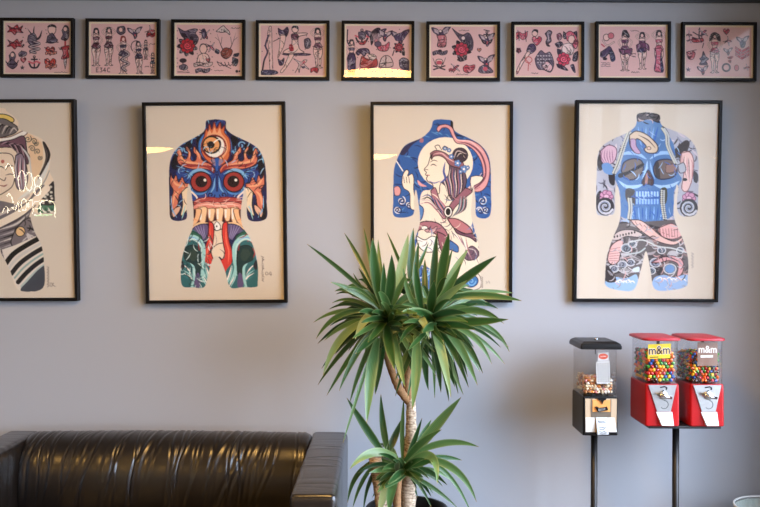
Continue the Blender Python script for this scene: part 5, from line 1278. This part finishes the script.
stem('branch', [(398, 530, .06), (397, 505, .05), (398, 485, .05), (401, 466, .04)], [4.2, 4, 3.6, 3.2], M['shoot'], 5)
# pot
rim = P(407, 507, PD).z
bm = bmesh.new()
lathe(bm, [(0.0, 0.0), (0.112, 0.0), (0.118, 0.01), (0.146, rim-0.03), (0.152, rim-0.028), (0.153, rim-0.004), (0.150, rim), (0.140, rim-0.002), (0.137, rim-0.05), (0.12, 0.04), (0.0, 0.04)], 56)
bm_obj('pot', bm, M['pot'], plant, True)
bm = bmesh.new()
rg = lathe(bm, [(0.001, rim-0.075), (0.04, rim-0.072), (0.09, rim-0.078), (0.135, rim-0.085)], 40)
bm_obj('soil', bm, M['soil'], plant, True)

# ================================================================== candy machines
def rrect(x0, x1, y0, y1, r, n=6, bow=0.0):
    """rounded rectangle outline in x,y; the y0 (front) side bows out"""
    pts = []
    for cx, cy, a0 in ((x1-r, y1-r, 0), (x0+r, y1-r, 90), (x0+r, y0+r, 180), (x1-r, y0+r, 270)):
        for k in range(n+1):
            a = math.radians(a0+90*k/n); pts.append([cx+r*math.cos(a), cy+r*math.sin(a)])
    out = []
    for i, (x, y) in enumerate(pts):
        out.append((x, y)); 
        x2, y2 = pts[(i+1) % len(pts)]
        if abs(x2-x) > 0.05:
            for k in range(1, 9): out.append((x+(x2-x)*k/9, y+(y2-y)*k/9))
    w = x1-x0
    return [(x, y-(bow*(1-((x-(x0+x1)/2)/(w/2))**2) if y < (y0+y1)/2 else 0)) for x, y in out]
def loft(bm, loops, cap0=True, cap1=True):
    rings = [[bm.verts.new(p) for p in lp] for lp in loops]
    n = len(rings[0])
    for a, b in zip(rings, rings[1:]):
        for k in range(n): bm.faces.new((a[k], a[(k+1) % n], b[(k+1) % n], b[k]))
    if cap0: bm.faces.new(rings[0][::-1])
    if cap1: bm.faces.new(rings[-1])
    return rings
def scaled(o, c, s, z): return [(c[0]+(x-c[0])*s, c[1]+(y-c[1])*s, z) for x, y in o]
def lettering(name, text, size, mat, parent, loc, rot=(PI/2, 0, 0), depth=0.0006, shear=0.0, offset=0.0):
    cu = bpy.data.curves.new(name, 'FONT'); cu.body = text; cu.size = size; cu.extrude = depth; cu.align_x = 'CENTER'; cu.align_y = 'CENTER'; cu.shear = shear; cu.offset = offset
    t = bpy.data.objects.new('t', cu); COL.objects.link(t)
    me = bpy.data.meshes.new_from_object(t.evaluated_get(bpy.context.evaluated_depsgraph_get()))
    bpy.data.objects.remove(t); bpy.data.curves.remove(cu)
    me.materials.clear(); me.materials.append(mat); me.name = name
    o = link(bpy.data.objects.new(name, me), parent); o.location = loc; o.rotation_euler = rot
    return o

def candy_mesh(name, mat, a, b):
    bm = bmesh.new()
    bmesh.ops.create_uvsphere(bm, u_segments=14, v_segments=8, radius=1)
    for v in bm.verts: v.co = Vector((v.co.x*a, v.co.y*a, v.co.z*b))
    me = bpy.data.meshes.new(name); bm.to_mesh(me); bm.free(); me.materials.append(mat)
    me.polygons.foreach_set('use_smooth', [True]*len(me.polygons)); return me
def bean_mesh(name, mat):
    bm = bmesh.new()
    bmesh.ops.create_uvsphere(bm, u_segments=12, v_segments=10, radius=1)
    for v in bm.verts:
        z = v.co.z*0.0085; v.co = Vector((v.co.x*0.0052 + 0.0024*(v.co.z**2), v.co.y*0.0052, z))
    me = bpy.data.meshes.new(name); bm.to_mesh(me); bm.free(); me.materials.append(mat)
    me.polygons.foreach_set('use_smooth', [True]*len(me.polygons)); return me

CN = ('orange', 'yellow', 'green', 'red', 'brown', 'blue')
CM = [candy_mesh('candy_'+n, m, 0.0071, 0.0046) for n, m in zip(CN, M['candy'])]
CM_BIG = [candy_mesh('big_candy_'+n, m, 0.0080, 0.0066) for n, m in zip(CN, M['candy'])]
BN = ('cream', 'tan', 'brown', 'white', 'orange', 'pink', 'maroon')
BMS = [bean_mesh('bean_'+n, m) for n, m in zip(BN, M['bean'])]

def fill(x0, x1, y0, y1, z0, ztop, meshes, mats, names, weights, limit, name, label, cat, group, stuff_name, stuff_label, seed, r=0.0066, tilt=0.9):
    """sweets packed in a hopper: the front layer as single sweets, those behind as one heap"""
    R = random.Random(seed)
    sx, sz, sy = r*1.82, r*1.6, r*1.75
    front, rest = [], []
    ny = int((y1-y0-2*r)/sy)+1
    for jy in range(ny):
        y = y0+r+jy*sy
        row = 0; z = z0+r
        while True:
            top = ztop+0.006*math.sin(jy*0.8+1)
            if z > top+0.004: break
            nx = int((x1-x0-2*r)/sx)+1
            for i in range(nx):
                x = x0+r+i*sx+(sx/2 if (row+jy) % 2 else 0)
                if x > x1-r: continue
                if z+0.004*math.sin(x*90+seed) > top: continue
                p = (x+R.uniform(-.0009, .0009), y+R.uniform(-.0004, .0009), z+R.uniform(-.0009, .0009))
                inner = 2 <= jy and x-x0 > 4*r and x1-x > 4*r and ztop-z > 3.5*r and y1-y > 3*r
                (front if jy == 0 else rest).append(p) if not inner else None
            z += sz; row += 1
    R.shuffle(front)
    keep, over = front[:limit], front[limit:]
    for p in keep:
        k = R.choices(range(len(names)), weights)[0]
        o = bpy.data.objects.new(name, meshes[k]); COL.objects.link(o); o.location = p
        # most lie flat against the clear front, some are turned
        o.rotation_euler = (PI/2+R.gauss(0, tilt), R.uniform(0, PI), R.uniform(0, PI))
        tag(o, label % names[k], cat, group)
    V, Fc, MI = [], [], []
    src = []
    for me in meshes:
        vv = np.empty(len(me.vertices)*3, np.float32); me.vertices.foreach_get('co', vv)
        src.append((vv.reshape(-1, 3), [list(p.vertices) for p in me.polygons]))
    o = 0
    for p in rest+over:
        k = R.choices(range(len(names)), weights)[0]
        rm = np.array(Matrix.Rotation(R.uniform(0, PI), 3, 'Z') @ Matrix.Rotation(R.gauss(0, 1), 3, 'X'))
        V.append(src[k][0] @ rm.T + np.array(p)); Fc += [[a+o for a in f] for f in src[k][1]]; MI += [k]*len(src[k][1]); o += len(src[k][0])
    ob = mesh_obj(stuff_name, np.concatenate(V), Fc, mats, None, True)
    ob.data.polygons.foreach_set('material_index', MI)
    tag(ob, stuff_label, cat, None, 'stuff')

def red_machine(xc, label, which, card, seed):
    y0, y1 = -0.40, -0.20                       # front and back
    zb, zm, zt = 0.787, 0.950, 1.120
    root = thing('candy_machine', (xc, (y0+y1)/2, zb), label, 'candy machine', 'red candy machines on one stand')
    L = root.location.copy()
    def lo(o): o.location = -L if o.parent == root else (0, 0, 0); return o
    w = 0.066
    # red body, a little narrower at the top front
    bm = bmesh.new()
    ring = lambda z, hw, yf: [(x, y, z) for x, y in rrect(xc-hw, xc+hw, yf, y1, 0.008, 5)]
    loft(bm, [ring(zb, w-0.002, y0+0.002), ring(zb+0.004, w, y0), ring(zm-0.03, w, y0+0.002), ring(zm-0.004, w-0.001, y0+0.004), ring(zm, w-0.004, y0+0.007)])
    lo(bm_obj('body', bm, M['red'], root))
    # clear hopper
    hx = 0.064
    ol = rrect(xc-hx, xc+hx, y0+0.002, y1-0.002, 0.018, 8, 0.004); inn = rrect(xc-hx+0.003, xc+hx-0.003, y0+0.005, y1-0.005, 0.015, 8, 0.004)
    bm = bmesh.new()
    rings = loft(bm, [[(x, y, zm+0.0005) for x, y in ol], [(x, y, zt) for x, y in ol], [(x, y, zt) for x, y in inn], [(x, y, zm+0.0035) for x, y in inn]])
    lo(bm_obj('hopper', bm, M['hopper'], root, False))
    # domed lid with bowed front
    lo_ = rrect(xc-0.075, xc+0.073, y0-0.003, y1+0.004, 0.022, 6, 0.008); c = (xc, (y0+y1)/2)
    bm = bmesh.new()
    loft(bm, [scaled(lo_, c, 0.97, zt-0.003), scaled(lo_, c, 1.0, zt-0.0015), scaled(lo_, c, 1.0, zt+0.004), scaled(lo_, c, 0.985, zt+0.0065), scaled(lo_, c, 0.85, zt+0.0095), scaled(lo_, c, 0.5, zt+0.0125), scaled(lo_, c, 0.12, zt+0.0135)])
    lo(bm_obj('lid', bm, M['redlid'], root))
    # lock hanging under the lid at the front
    bm = bmesh.new(); bm_box(bm, xc-0.018, xc-0.008, y0+0.012, y0+0.024, zt-0.02, zt-0.003, 0.002); lo(bm_obj('lid_lock', bm, M['blackplastic'], root))
    # coin plate: steel trapezoid
    def pl(name, pts, d0, d1, mat, par=root):
        bm = bmesh.new(); prism(bm, [(xc+x, z) for x, z in pts], y0+0.001-d0, y0+0.001-d1); return lo(bm_obj(name, bm, mat, par))
    plate = pl('coin_plate', [(-0.056, zm-0.003), (0.052, zm-0.003), (0.030, zb+0.058), (-0.022, zb+0.058)], 0.0, 0.005, M['steel'])
    bm = bmesh.new()
    lathe(bm, [(0, 0), (0.017, 0), (0.017, 0.006), (0.014, 0.009), (0, 0.009)], 24)
    bmesh.ops.rotate(bm, verts=bm.verts[:], cent=(0, 0, 0), matrix=Matrix.Rotation(PI/2, 3, 'X'))
    bmesh.ops.translate(bm, verts=bm.verts[:], vec=(xc, y0-0.004, zm-0.042)); lo(bm_obj('handle_hub', bm, M['steel'], plate, True))
    bm = bmesh.new(); tube(bm, [(xc-0.026, y0-0.016, zm-0.036), (xc, y0-0.022, zm-0.043), (xc+0.028, y0-0.018, zm-0.050)], [0.006, 0.0085, 0.006], 12); lo(bm_obj('handle', bm, M['chrome'], root, True))
    # coin slot: a bent dark slot with a small keyhole
    bm = bmesh.new()
    tube(bm, [(xc-0.012, y0-0.005, zm-0.012), (xc+0.006, y0-0.0055, zm-0.009), (xc+0.014, y0-0.0055, zm-0.013), (xc+0.012, y0-0.005, zm-0.021)], 0.0026, 8)
    bm_box(bm, xc-0.002, xc+0.003, y0-0.006, y0-0.003, zm-0.029, zm-0.022); lo(bm_obj('coin_slot', bm, M['blackplastic'], plate))
    # embossed arrow ring on the plate
    bm = bmesh.new()
    tube(bm, [(xc+0.004+0.016*math.cos(a), y0-0.0045, zm-0.078+0.016*math.sin(a)) for a in np.linspace(-2.4, 1.6, 18)], 0.0016, 6); lo(bm_obj('embossed_arrow', bm, M['greyink'], plate))
    # white flap leaning out at the bottom
    bm = bmesh.new()
    t, b_ = zb+0.056, zb+0.006
    pts = [(-0.026, t), (0.036, t), (0.038, b_), (-0.008, b_)]
    a = [bm.verts.new((xc+x, y0-0.004 if z == t else y0-0.018, z)) for x, z in pts]; b2 = [bm.verts.new((xc+x, y0+0.001, z)) for x, z in pts]
    bm.faces.new(a); bm.faces.new(b2[::-1])
    for i in range(4): bm.faces.new((a[i], a[(i+1) % 4], b2[(i+1) % 4], b2[i]))
    lo(bm_obj('chute_flap', bm, M['whitecard'], root))
    # card behind the clear front
    yc = y0+0.0085
    if card == 'yellow':
        z1, z2, xa, xb = 1.046, 1.104, -0.056, 0.034
        cd = root
        bm = bmesh.new(); prism(bm, [(xc+xa, z1), (xc+xb-0.003, z1+0.004), (xc+xb, z2+0.002), (xc+xa+0.002, z2-0.002)], yc+0.0012, yc)
        cd = lo(bm_obj('brand_card', bm, M['yellow'], root)); cd['label'] = 'yellow card with dark lettering'
        for mt, off, dy, nm in ((M['whiteink'], 0.0016, 0.0004, 'letter_outline'), (M['darkink'], 0.0002, 0.0012, 'lettering')):
            o = lettering(nm, "m&m", 0.034, mt, cd, (0, 0, 0), offset=off); o.location = (xc-0.011, yc-dy, 1.079); o.rotation_euler = (PI/2, -0.05, 0); o.scale = (1.15, 1.35, 1)
        bm = bmesh.new(); prism(bm, [(xc-0.048, 1.0505), (xc-0.014, 1.052), (xc-0.014, 1.0555), (xc-0.048, 1.054)], yc, yc-0.0006); lo(bm_obj('small_print', bm, M['darkink'], cd))
    else:
        z1, z2, xa, xb = 1.020, 1.112, -0.036, 0.042
        bm = bmesh.new(); prism(bm, [(xc+xa, z1), (xc+xb, z1), (xc+xb, z2), (xc+xa, z2)], yc+0.0012, yc)
        cd = lo(bm_obj('brand_card', bm, M['brown'], root)); cd['label'] = 'brown card with pale lettering'
        o = lettering('lettering', "m&m", 0.028, M['whiteink'], cd, (0, 0, 0), offset=0.0004); o.location = (xc+0.003, yc-0.0006, 1.083); o.scale = (1.2, 1.4, 1)
        bm = bmesh.new(); prism(bm, [(xc+xa+0.012, 1.052), (xc+xb-0.018, 1.053), (xc+xb-0.018, 1.062), (xc+xa+0.012, 1.061)], yc, yc-0.0006); lo(bm_obj('small_print', bm, M['whiteink'], cd))
    wts = (5, 4.2, 4, 3, 2, 2.4) if card == 'yellow' else (4, 3, 3, 3.6, 4, 1.6)
    fill(xc-hx+0.006, xc+hx-0.006, y0+0.0115, y1-0.008, zm+0.0055, 1.066, CM_BIG if card == 'yellow' else CM, M['candy'], CN, wts, 150,
         'candy_piece', '%s button-shaped candy behind the clear front of the ' + which, 'candy', 'candies in the ' + which,
         'candy_heap', 'multicoloured candies heaped behind the front layer in the ' + which, seed, r=0.0080 if card == 'yellow' else 0.0071)
    return root
red_machine(1.095, 'red candy machine with a yellow lettered card, left one of the red pair', 'left red candy machine', 'yellow', 11)
red_machine(1.268, 'red candy machine with a brown card, right one of the red pair', 'right red candy machine', 'brown', 12)

st = thing('machine_stand', (1.182, -0.30, 0), 'black pole stand carrying the two red candy machines', 'stand')
SL = st.location.copy()
def sub(o, L): o.location = -L; return o
bm = bmesh.new(); bm_box(bm, 1.045, 1.325, -0.392, -0.208, 0.776, 0.7865, 0.002); sub(bm_obj('mounting_plate', bm, M['blackmetal'], st), SL)
bm = bmesh.new(); tube(bm, [(1.182, -0.30, 0.015), (1.182, -0.30, 0.778)], 0.0133, 20); sub(bm_obj('pole', bm, M['blackmetal'], st, True), SL)
bm = bmesh.new(); lathe(bm, [(0, 0), (0.17, 0), (0.172, 0.012), (0.15, 0.024), (0.03, 0.034), (0.022, 0.05), (0, 0.05)], 48, (1.182, -0.30, 0)); sub(bm_obj('base', bm, M['blackmetal'], st, True), SL)

# the black machine of jelly beans
def black_machine():
    xc, y0, y1 = 0.8675, -0.35, -0.17
    zb, zm, zt = 0.740, 0.892, 1.082
    hw = 0.0675
    root = thing('jelly_bean_machine', (xc, (y0+y1)/2, zb), 'black candy machine with a clear jelly bean hopper, left of the red pair', 'candy machine')
    L = root.location.copy()
    def lo(o): o.location = -L if o.parent == root else (0, 0, 0); return o
    bm = bmesh.new()
    ring = lambda z, h, yf, yb: [(x, y, z) for x, y in rrect(xc-h, xc+h, yf, yb, 0.004, 4)]
    loft(bm, [ring(zb, hw, y0, y1), ring(zb+0.003, hw+0.001, y0-0.001, y1), ring(zm-0.006, hw+0.001, y0-0.001, y1), ring(zm, hw-0.002, y0+0.002, y1-0.001)])
    lo(bm_obj('body', bm, M['blackplastic'], root))
    hx = hw-0.0005
    ol = rrect(xc-hx, xc+hx, y0+0.001, y1-0.001, 0.008, 6); inn = rrect(xc-hx+0.003, xc+hx-0.003, y0+0.004, y1-0.004, 0.005, 6)
    bm = bmesh.new(); loft(bm, [[(x, y, zm+0.0005) for x, y in ol], [(x, y, zt) for x, y in ol], [(x, y, zt) for x, y in inn], [(x, y, zm+0.003) for x, y in inn]])
    lo(bm_obj('hopper', bm, M['hopper'], root))
    c = (xc, (y0+y1)/2)
    base = rrect(xc-0.081, xc+0.081, y0-0.014, y1+0.008, 0.005, 5)
    bm = bmesh.new(); loft(bm, [scaled(base, c, 0.97, zt-0.004), scaled(base, c, 1.0, zt-0.001), scaled(base, c, 1.0, zt+0.008), scaled(base, c, 0.95, zt+0.018), scaled(base, c, 0.80, zt+0.025), scaled(base, c, 0.76, zt+0.026)])
    lid = lo(bm_obj('lid', bm, M['blackplastic'], root))
    bm = bmesh.new(); lathe(bm, [(0, 0), (0.008, 0), (0.008, 0.004), (0.006, 0.006), (0, 0.006)], 18, (xc, c[1]-0.02, zt+0.026)); lo(bm_obj('lid_lock', bm, M['chrome'], lid, True))
    bm = bmesh.new(); tube(bm, [(xc-0.010, c[1]-0.05, zt-0.028), (xc-0.010, c[1]-0.05, zt)], 0.0016, 8); lo(bm_obj('lock_rod', bm, M['blackmetal'], root))
    # front, positions read on the front face (zoomed drawing units of 9.4 per photo pixel)
    D = 3.6+y0
    def fz(pts): return [((p.x), (p.z)) for p in (P(566+u/9.383, 386+v/9.383, D) for u, v in pts)]
    def pl(name, pts, a, b, mat, par=root):
        bm = bmesh.new(); prism(bm, fz(pts), y0-a, y0-b); return lo(bm_obj(name, bm, mat, par))
    fp = pl('front_panel', [(180, 118), (476, 118), (470, 432), (180, 432)], 0.0008, 0.003, M['tan'])
    pl('side_strip', [(232, 122), (246, 122), (246, 290), (232, 290)], 0.003, 0.0045, M['umber'], fp); pl('side_strip', [(412, 122), (424, 122), (420, 290), (410, 290)], 0.003, 0.0045, M['umber'], fp)
    cp = pl('coin_plate', [(246, 128), (412, 128), (412, 240), (246, 240)], 0.003, 0.006, M['orange'])
    pl('coin_guide', [(290, 104), (376, 104), (366, 128), (348, 132), (334, 168), (320, 134), (300, 128)], 0.006, 0.011, M['blackplastic'], cp)
    pl('lower_plate', [(246, 240), (412, 240), (410, 290), (246, 290)], 0.003, 0.005, M['umber'])  # grey-brown panel below the coin plate
    h = pl('handle', [(268, 192), (288, 188), (300, 200), (360, 196), (376, 188), (388, 214), (380, 224), (300, 238), (288, 232)], 0.006, 0.012, M['blackplastic'])
    pl('handle_face', [(292, 204), (346, 204), (346, 196), (366, 208), (350, 218), (300, 234), (290, 222)], 0.012, 0.015, M['chrome'], h)
    pl('price_card', [(182, 294), (266, 294), (268, 428), (182, 428)], 0.003, 0.005, M['whitecard']); pl('price_card', [(384, 294), (452, 294), (474, 430), (384, 430)], 0.003, 0.005, M['whitecard'])
    bm = bmesh.new()
    q = fz([(276, 292), (380, 292), (384, 442), (284, 446)])
    a = [bm.verts.new((x, y0-(0.006 if i < 2 else 0.024), z)) for i, (x, z) in enumerate(q)]; b = [bm.verts.new((x, y0-0.002, z)) for x, z in q]
    bm.faces.new(a); bm.faces.new(b[::-1])
    for i in range(4): bm.faces.new((a[i], a[(i+1) % 4], b[(i+1) % 4], b[i]))
    fl = lo(bm_obj('chute_flap', bm, M['steel'], root))
    # raised marks on the flap
    bm = bmesh.new()
    def onflap(u, v):
        p = P(566+u/9.383, 386+v/9.383, D); t = (v-292)/150; return Vector((p.x, y0-0.0068-0.018*t, p.z))
    for pts in ([(296, 316), (300, 334), (330, 340), (366, 336)], [(300, 328), (336, 328), (368, 320)], [(300, 384), (330, 378), (352, 386), (366, 374)], [(304, 396), (330, 400), (350, 392)], [(300, 414), (326, 424), (340, 412), (366, 424)], [(302, 432), (330, 436), (368, 430)]):
        tube(bm, [onflap(*p) for p in pts], 0.0016, 6)
    lo(bm_obj('embossed_marks', bm, M['greyink'], fl))
    # cards seen through the hopper
    D2 = D+0.008
    def cz(pts): return [((p.x), (p.z)) for p in (P(566+u/8.45, 336+v/8.45, D2) for u, v in pts)]
    yb = y0+0.0075
    def cp2(name, pts, a, b, mat, par=root):
        bm = bmesh.new(); prism(bm, cz(pts), yb-a, yb-b); return lo(bm_obj(name, bm, mat, par))
    lc = cp2('logo_card', [(268, 142), (358, 138), (360, 206), (272, 212)], 0.0, 0.001, M['whitecard']); lc['label'] = 'white card with a red oval'
    ovp = [(314+40*math.cos(t), 174-2+25*math.sin(t)) for t in np.linspace(0, 2*PI, 24, endpoint=False)]
    cp2('logo_oval', ovp, 0.001, 0.0014, M['redink'], lc)
    p = cz([(314, 172)])[0]
    o = lettering('lettering', 'Jelly Belly', 0.0058, M['whiteink'], lc, (0, 0, 0), depth=0.0002); o.location = (p[0], yb-0.0018, p[1]); o.rotation_euler = (PI/2, -0.06, 0)
    mc = cp2('flavour_card', [(252, 218), (366, 210), (372, 400), (258, 404)], 0.0, 0.001, M['whitecard']); mc['label'] = 'white card with rows of small pictures'
    R = random.Random(2); bm = bmesh.new()
    for i in range(5):
        for j in range(9):
            u, v = 268+i*21+R.uniform(-2, 2)+j*0.7, 236+j*18.5+R.uniform(-2, 2)-i*0.8
            prism(bm, cz([(u-6, v-4), (u+5, v-5), (u+6, v+3), (u-5, v+4)]), yb-0.001, yb-0.0013)
    lo(bm_obj('printed_pictures', bm, M['darkink'], mc))
    fill(xc-hx+0.0085, xc+hx-0.0085, y0+0.0135, y1-0.0115, zm+0.0092, 0.955, BMS, M['bean'], BN, (6, 4.5, 2, 3.4, 3, 2, 0.8), 120,
         'jelly_bean', '%s jelly bean at the clear front of the black candy machine', 'jelly bean', 'jelly beans in the black machine', 'jelly_bean_heap', 'mixed jelly beans heaped behind the front layer in the black machine', 31, r=0.0069, tilt=1.6)
    s = thing('machine_stand', (xc, -0.26, 0), 'black pole stand under the single black candy machine', 'stand'); L2 = s.location.copy()
    bm = bmesh.new(); bm_box(bm, xc-0.05, xc+0.05, -0.31, -0.21, 0.730, 0.7395, 0.002); sub(bm_obj('mounting_plate', bm, M['blackmetal'], s), L2)
    bm = bmesh.new(); tube(bm, [(xc, -0.26, 0.015), (xc, -0.26, 0.731)], 0.0133, 20); sub(bm_obj('pole', bm, M['blackmetal'], s, True), L2)
    bm = bmesh.new(); lathe(bm, [(0, 0), (0.14, 0), (0.142, 0.012), (0.12, 0.022), (0.03, 0.032), (0.022, 0.05), (0, 0.05)], 48, (xc, -0.26, 0)); sub(bm_obj('base', bm, M['blackmetal'], s, True), L2)
black_machine()

# ================================================================== waste bin at the right edge
bc = P(774.5, 497, 3.33); bh = P(752, 495.5, 3.45).z
wb = thing('waste_bin', (bc.x, -0.27, 0), 'pale grey-green ribbed waste bin by the wall at the right edge', 'bin')
rib = lambda a, z: 1+0.016*math.cos(a*44)
bm = bmesh.new()
lathe(bm, [(0.0, 0), (0.118, 0), (0.122, 0.006), (0.150, bh-0.02), (0.146, bh-0.02), (0.118, 0.012), (0.0, 0.012)], 240, mod=rib)
bm_obj('bin_wall', bm, M['bin'], wb, True)
bm = bmesh.new()
tube(bm, [(0.151*math.cos(a), 0.151*math.sin(a), bh-0.012) for a in np.linspace(0, 2*PI, 65)], 0.004, 10, False)
o = bm_obj('rim', bm, M['whitecard'], wb, True)

# ================================================================== lamps and the neon sign
M['shade'] = pbr('dark_metal_shade', (30, 28, 27), 0.5)
M['diffuser'] = emit('warm_lamp_diffuser', (255, 196, 108), LAMP)
M['cord'] = pbr('black_cable', (15, 15, 15), 0.6)
def pendant(x, y, z, label):
    t = thing('pendant_lamp', (x, y, z), label, 'lamp', 'warm dome pendant lamps')
    bm = bmesh.new(); lathe(bm, [(0.302, -0.012), (0.305, 0.0), (0.28, 0.06), (0.20, 0.12), (0.10, 0.165), (0.035, 0.18), (0.03, 0.23), (0.0, 0.235)], 48); bm_obj('shade', bm, M['shade'], t, True)
    bm = bmesh.new(); lathe(bm, [(0.0, -0.065), (0.09, -0.060), (0.18, -0.044), (0.25, -0.020), (0.295, 0.004)], 48); bm_obj('diffuser', bm, M['diffuser'], t, True)
    bm = bmesh.new(); tube(bm, [(0, 0, 0.23), (0, 0, ZC-z-0.02)], 0.004, 8); bm_obj('cord', bm, M['cord'], t)
    bm = bmesh.new(); lathe(bm, [(0, ZC-z-0.03), (0.05, ZC-z-0.03), (0.055, ZC-z-0.001), (0, ZC-z-0.001)], 24); bm_obj('ceiling_rose', bm, M['shade'], t, True)
def mirror_dir(px, py, tilt):
    r = ray(px, py); n = Vector((0, -math.cos(tilt), -math.sin(tilt))); p = CAM + r*3.55
    return p, r-n*(2*r.dot(n))
def mirrored(px, py, tilt, y):
    p, d = mirror_dir(px, py, tilt); return p + d*((y-p.y)/d.y)
a = mirrored(377, 74, math.radians(0.6), -1.6)
pendant(a.x, a.y, a.z, 'warm dome pendant lamp hanging in front of the plant')
b = mirrored(1, 78, math.radians(0.6), -3.0)
pendant(b.x, b.y, b.z, 'warm dome pendant lamp hanging in front of the left end of the sofa')
d = mirrored(147, 147, TL, -5.2)
pendant(d.x, d.y, d.z, 'warm dome pendant lamp deeper in the room, on the left')
e = mirrored(372, 154, TL, -5.6)
pendant(e.x, e.y, e.z, 'warm dome pendant lamp deeper in the room, in the middle')

# neon writing hung at the far end of the room; the leftmost print mirrors it
M['neon'] = emit('white_neon_tube', (255, 246, 214), 34.0)
M['neong'] = emit('green_neon_tube', (150, 255, 190), 12.0)
NEON = [[(50, 70), (70, 30), (100, 60), (120, 120), (128, 150)]] + [[(x+rx*math.cos(t), y+ry*math.sin(t)) for t in np.linspace(0, 2*PI, 20)] for x, y, rx, ry in ((186, 176, 30, 86), (246, 182, 28, 80), (320, 180, 30, 46), (316, 260, 26, 40), (200, 376, 24, 48))] + \
       [[(52, 300), (80, 292), (100, 320), (112, 370)], [(96, 400), (128, 420), (150, 350), (160, 440)], [(236, 400), (244, 345), (266, 340), (278, 380), (276, 450)], [(285, 358), (334, 358), (338, 462), (286, 462)], [(290, 410), (332, 410)], [(346, 462), (344, 358), (452, 356), (462, 480)], [(20, 440), (40, 400), (66, 410), (60, 450)]]
GREEN = [[(300, 470), (370, 466), (440, 462)]]
def neon_pt(u, v): return mirrored(u/8.457, 160+v/8.457, TL, YF+0.08)
c0 = neon_pt(230, 250)
ne = thing('neon_sign', c0, 'white neon lettering sign on the far wall behind the camera', 'neon sign')
bm = bmesh.new()
for st_ in NEON: tube(bm, [neon_pt(*p)-c0 for p in catmull(st_, False, 3)], 0.008, 8)
bm_obj('neon_tubes', bm, M['neon'], ne, True)
bm = bmesh.new()
for st_ in GREEN: tube(bm, [neon_pt(*p)-c0 for p in st_], 0.012, 8)
bm_obj('neon_tube', bm, M['neong'], ne, True)
bm = bmesh.new()
for u in (60, 200, 330, 450):
    p = neon_pt(u, 250)-c0; tube(bm, [(p.x, -0.075, p.z), (p.x, 0.0, p.z)], 0.006, 8)
bm_obj('standoff', bm, M['chrome'], ne)

# ================================================================== daylight
w = bpy.data.worlds.new('overcast_street'); SC.world = w; w.use_nodes = True
nt = w.node_tree; bg = nt.nodes['Background']
bg.inputs[0].default_value = lin((214, 229, 255)); bg.inputs[1].default_value = SKY_S
al = bpy.data.lights.new('window_daylight', 'AREA'); al.shape = 'RECTANGLE'; al.size = WY1-WY0-0.1; al.size_y = WZ1-WZ0-0.1
al.cycles.is_portal = True
ao = bpy.data.objects.new('window_daylight', al); COL.objects.link(ao)
ao.location = (XR+0.03, (WY0+WY1)/2, (WZ0+WZ1)/2); ao.rotation_euler = (PI/2, 0, PI/2)
structure(box('ground_outside', XR+0.15, XR+14, -60, 10, -0.12, -0.02, M['floor']))
# row of shops added to dim and break up the sky mirrored in the prints
M['facade'] = pbr('grey_brown_brick_front', (124, 112, 104), 0.85, var=0.2, scale=3)
M['stucco'] = pbr('pale_stucco', (172, 170, 166), 0.8)
M['shopglass'] = pbr('dark_shop_window', (40, 44, 48), 0.15)
row = thing('added_shop_building', (XR+8.0, -36, -0.02), 'pale shop building added across the street to dim sky reflections', 'building'); row['kind'] = 'structure'
box('facade', 0.0, 5.0, -28, 16, 0.0, 9.0, M['stucco'], row)
for k in range(9):
    y = -27+k*4.8
    box('shop_window', -0.03, 0.05, y, y+3.2, 0.4, 2.3, M['shopglass'], row)
    box('fascia', -0.12, 0.0, y-0.2, y+3.4, 2.65, 3.25, M['facade'], row)
    for z in (4.0, 6.6):
        box('upper_window', -0.03, 0.05, y+0.3, y+1.4, z, z+1.6, M['shopglass'], row); box('upper_window', -0.03, 0.05, y+2.0, y+3.1, z, z+1.6, M['shopglass'], row)
box('parapet', -0.15, 0.2, -28, 16, 9.0, 9.3, M['facade'], row)

# ================================================================== camera and view
cam = bpy.data.cameras.new('camera'); cam.sensor_fit = 'HORIZONTAL'; cam.sensor_width = 36.0; cam.lens = F/760*36.0
co = bpy.data.objects.new('camera', cam); COL.objects.link(co)
co.location = CAM; co.rotation_euler = (PI/2, -ROLL, 0)
SC.camera = co
SC.view_settings.view_transform = 'Standard'; SC.view_settings.look = 'None'; SC.view_settings.gamma = 1.0
SC.view_settings.exposure = EXPOSURE; SC.view_settings.use_curve_mapping = False
SC.cycles.use_denoising = True
SC.cycles.max_bounces = 8; SC.cycles.transparent_max_bounces = 24
SC.cycles.caustics_reflective = False; SC.cycles.caustics_refractive = False
SC.cycles.sample_clamp_indirect = 6.0
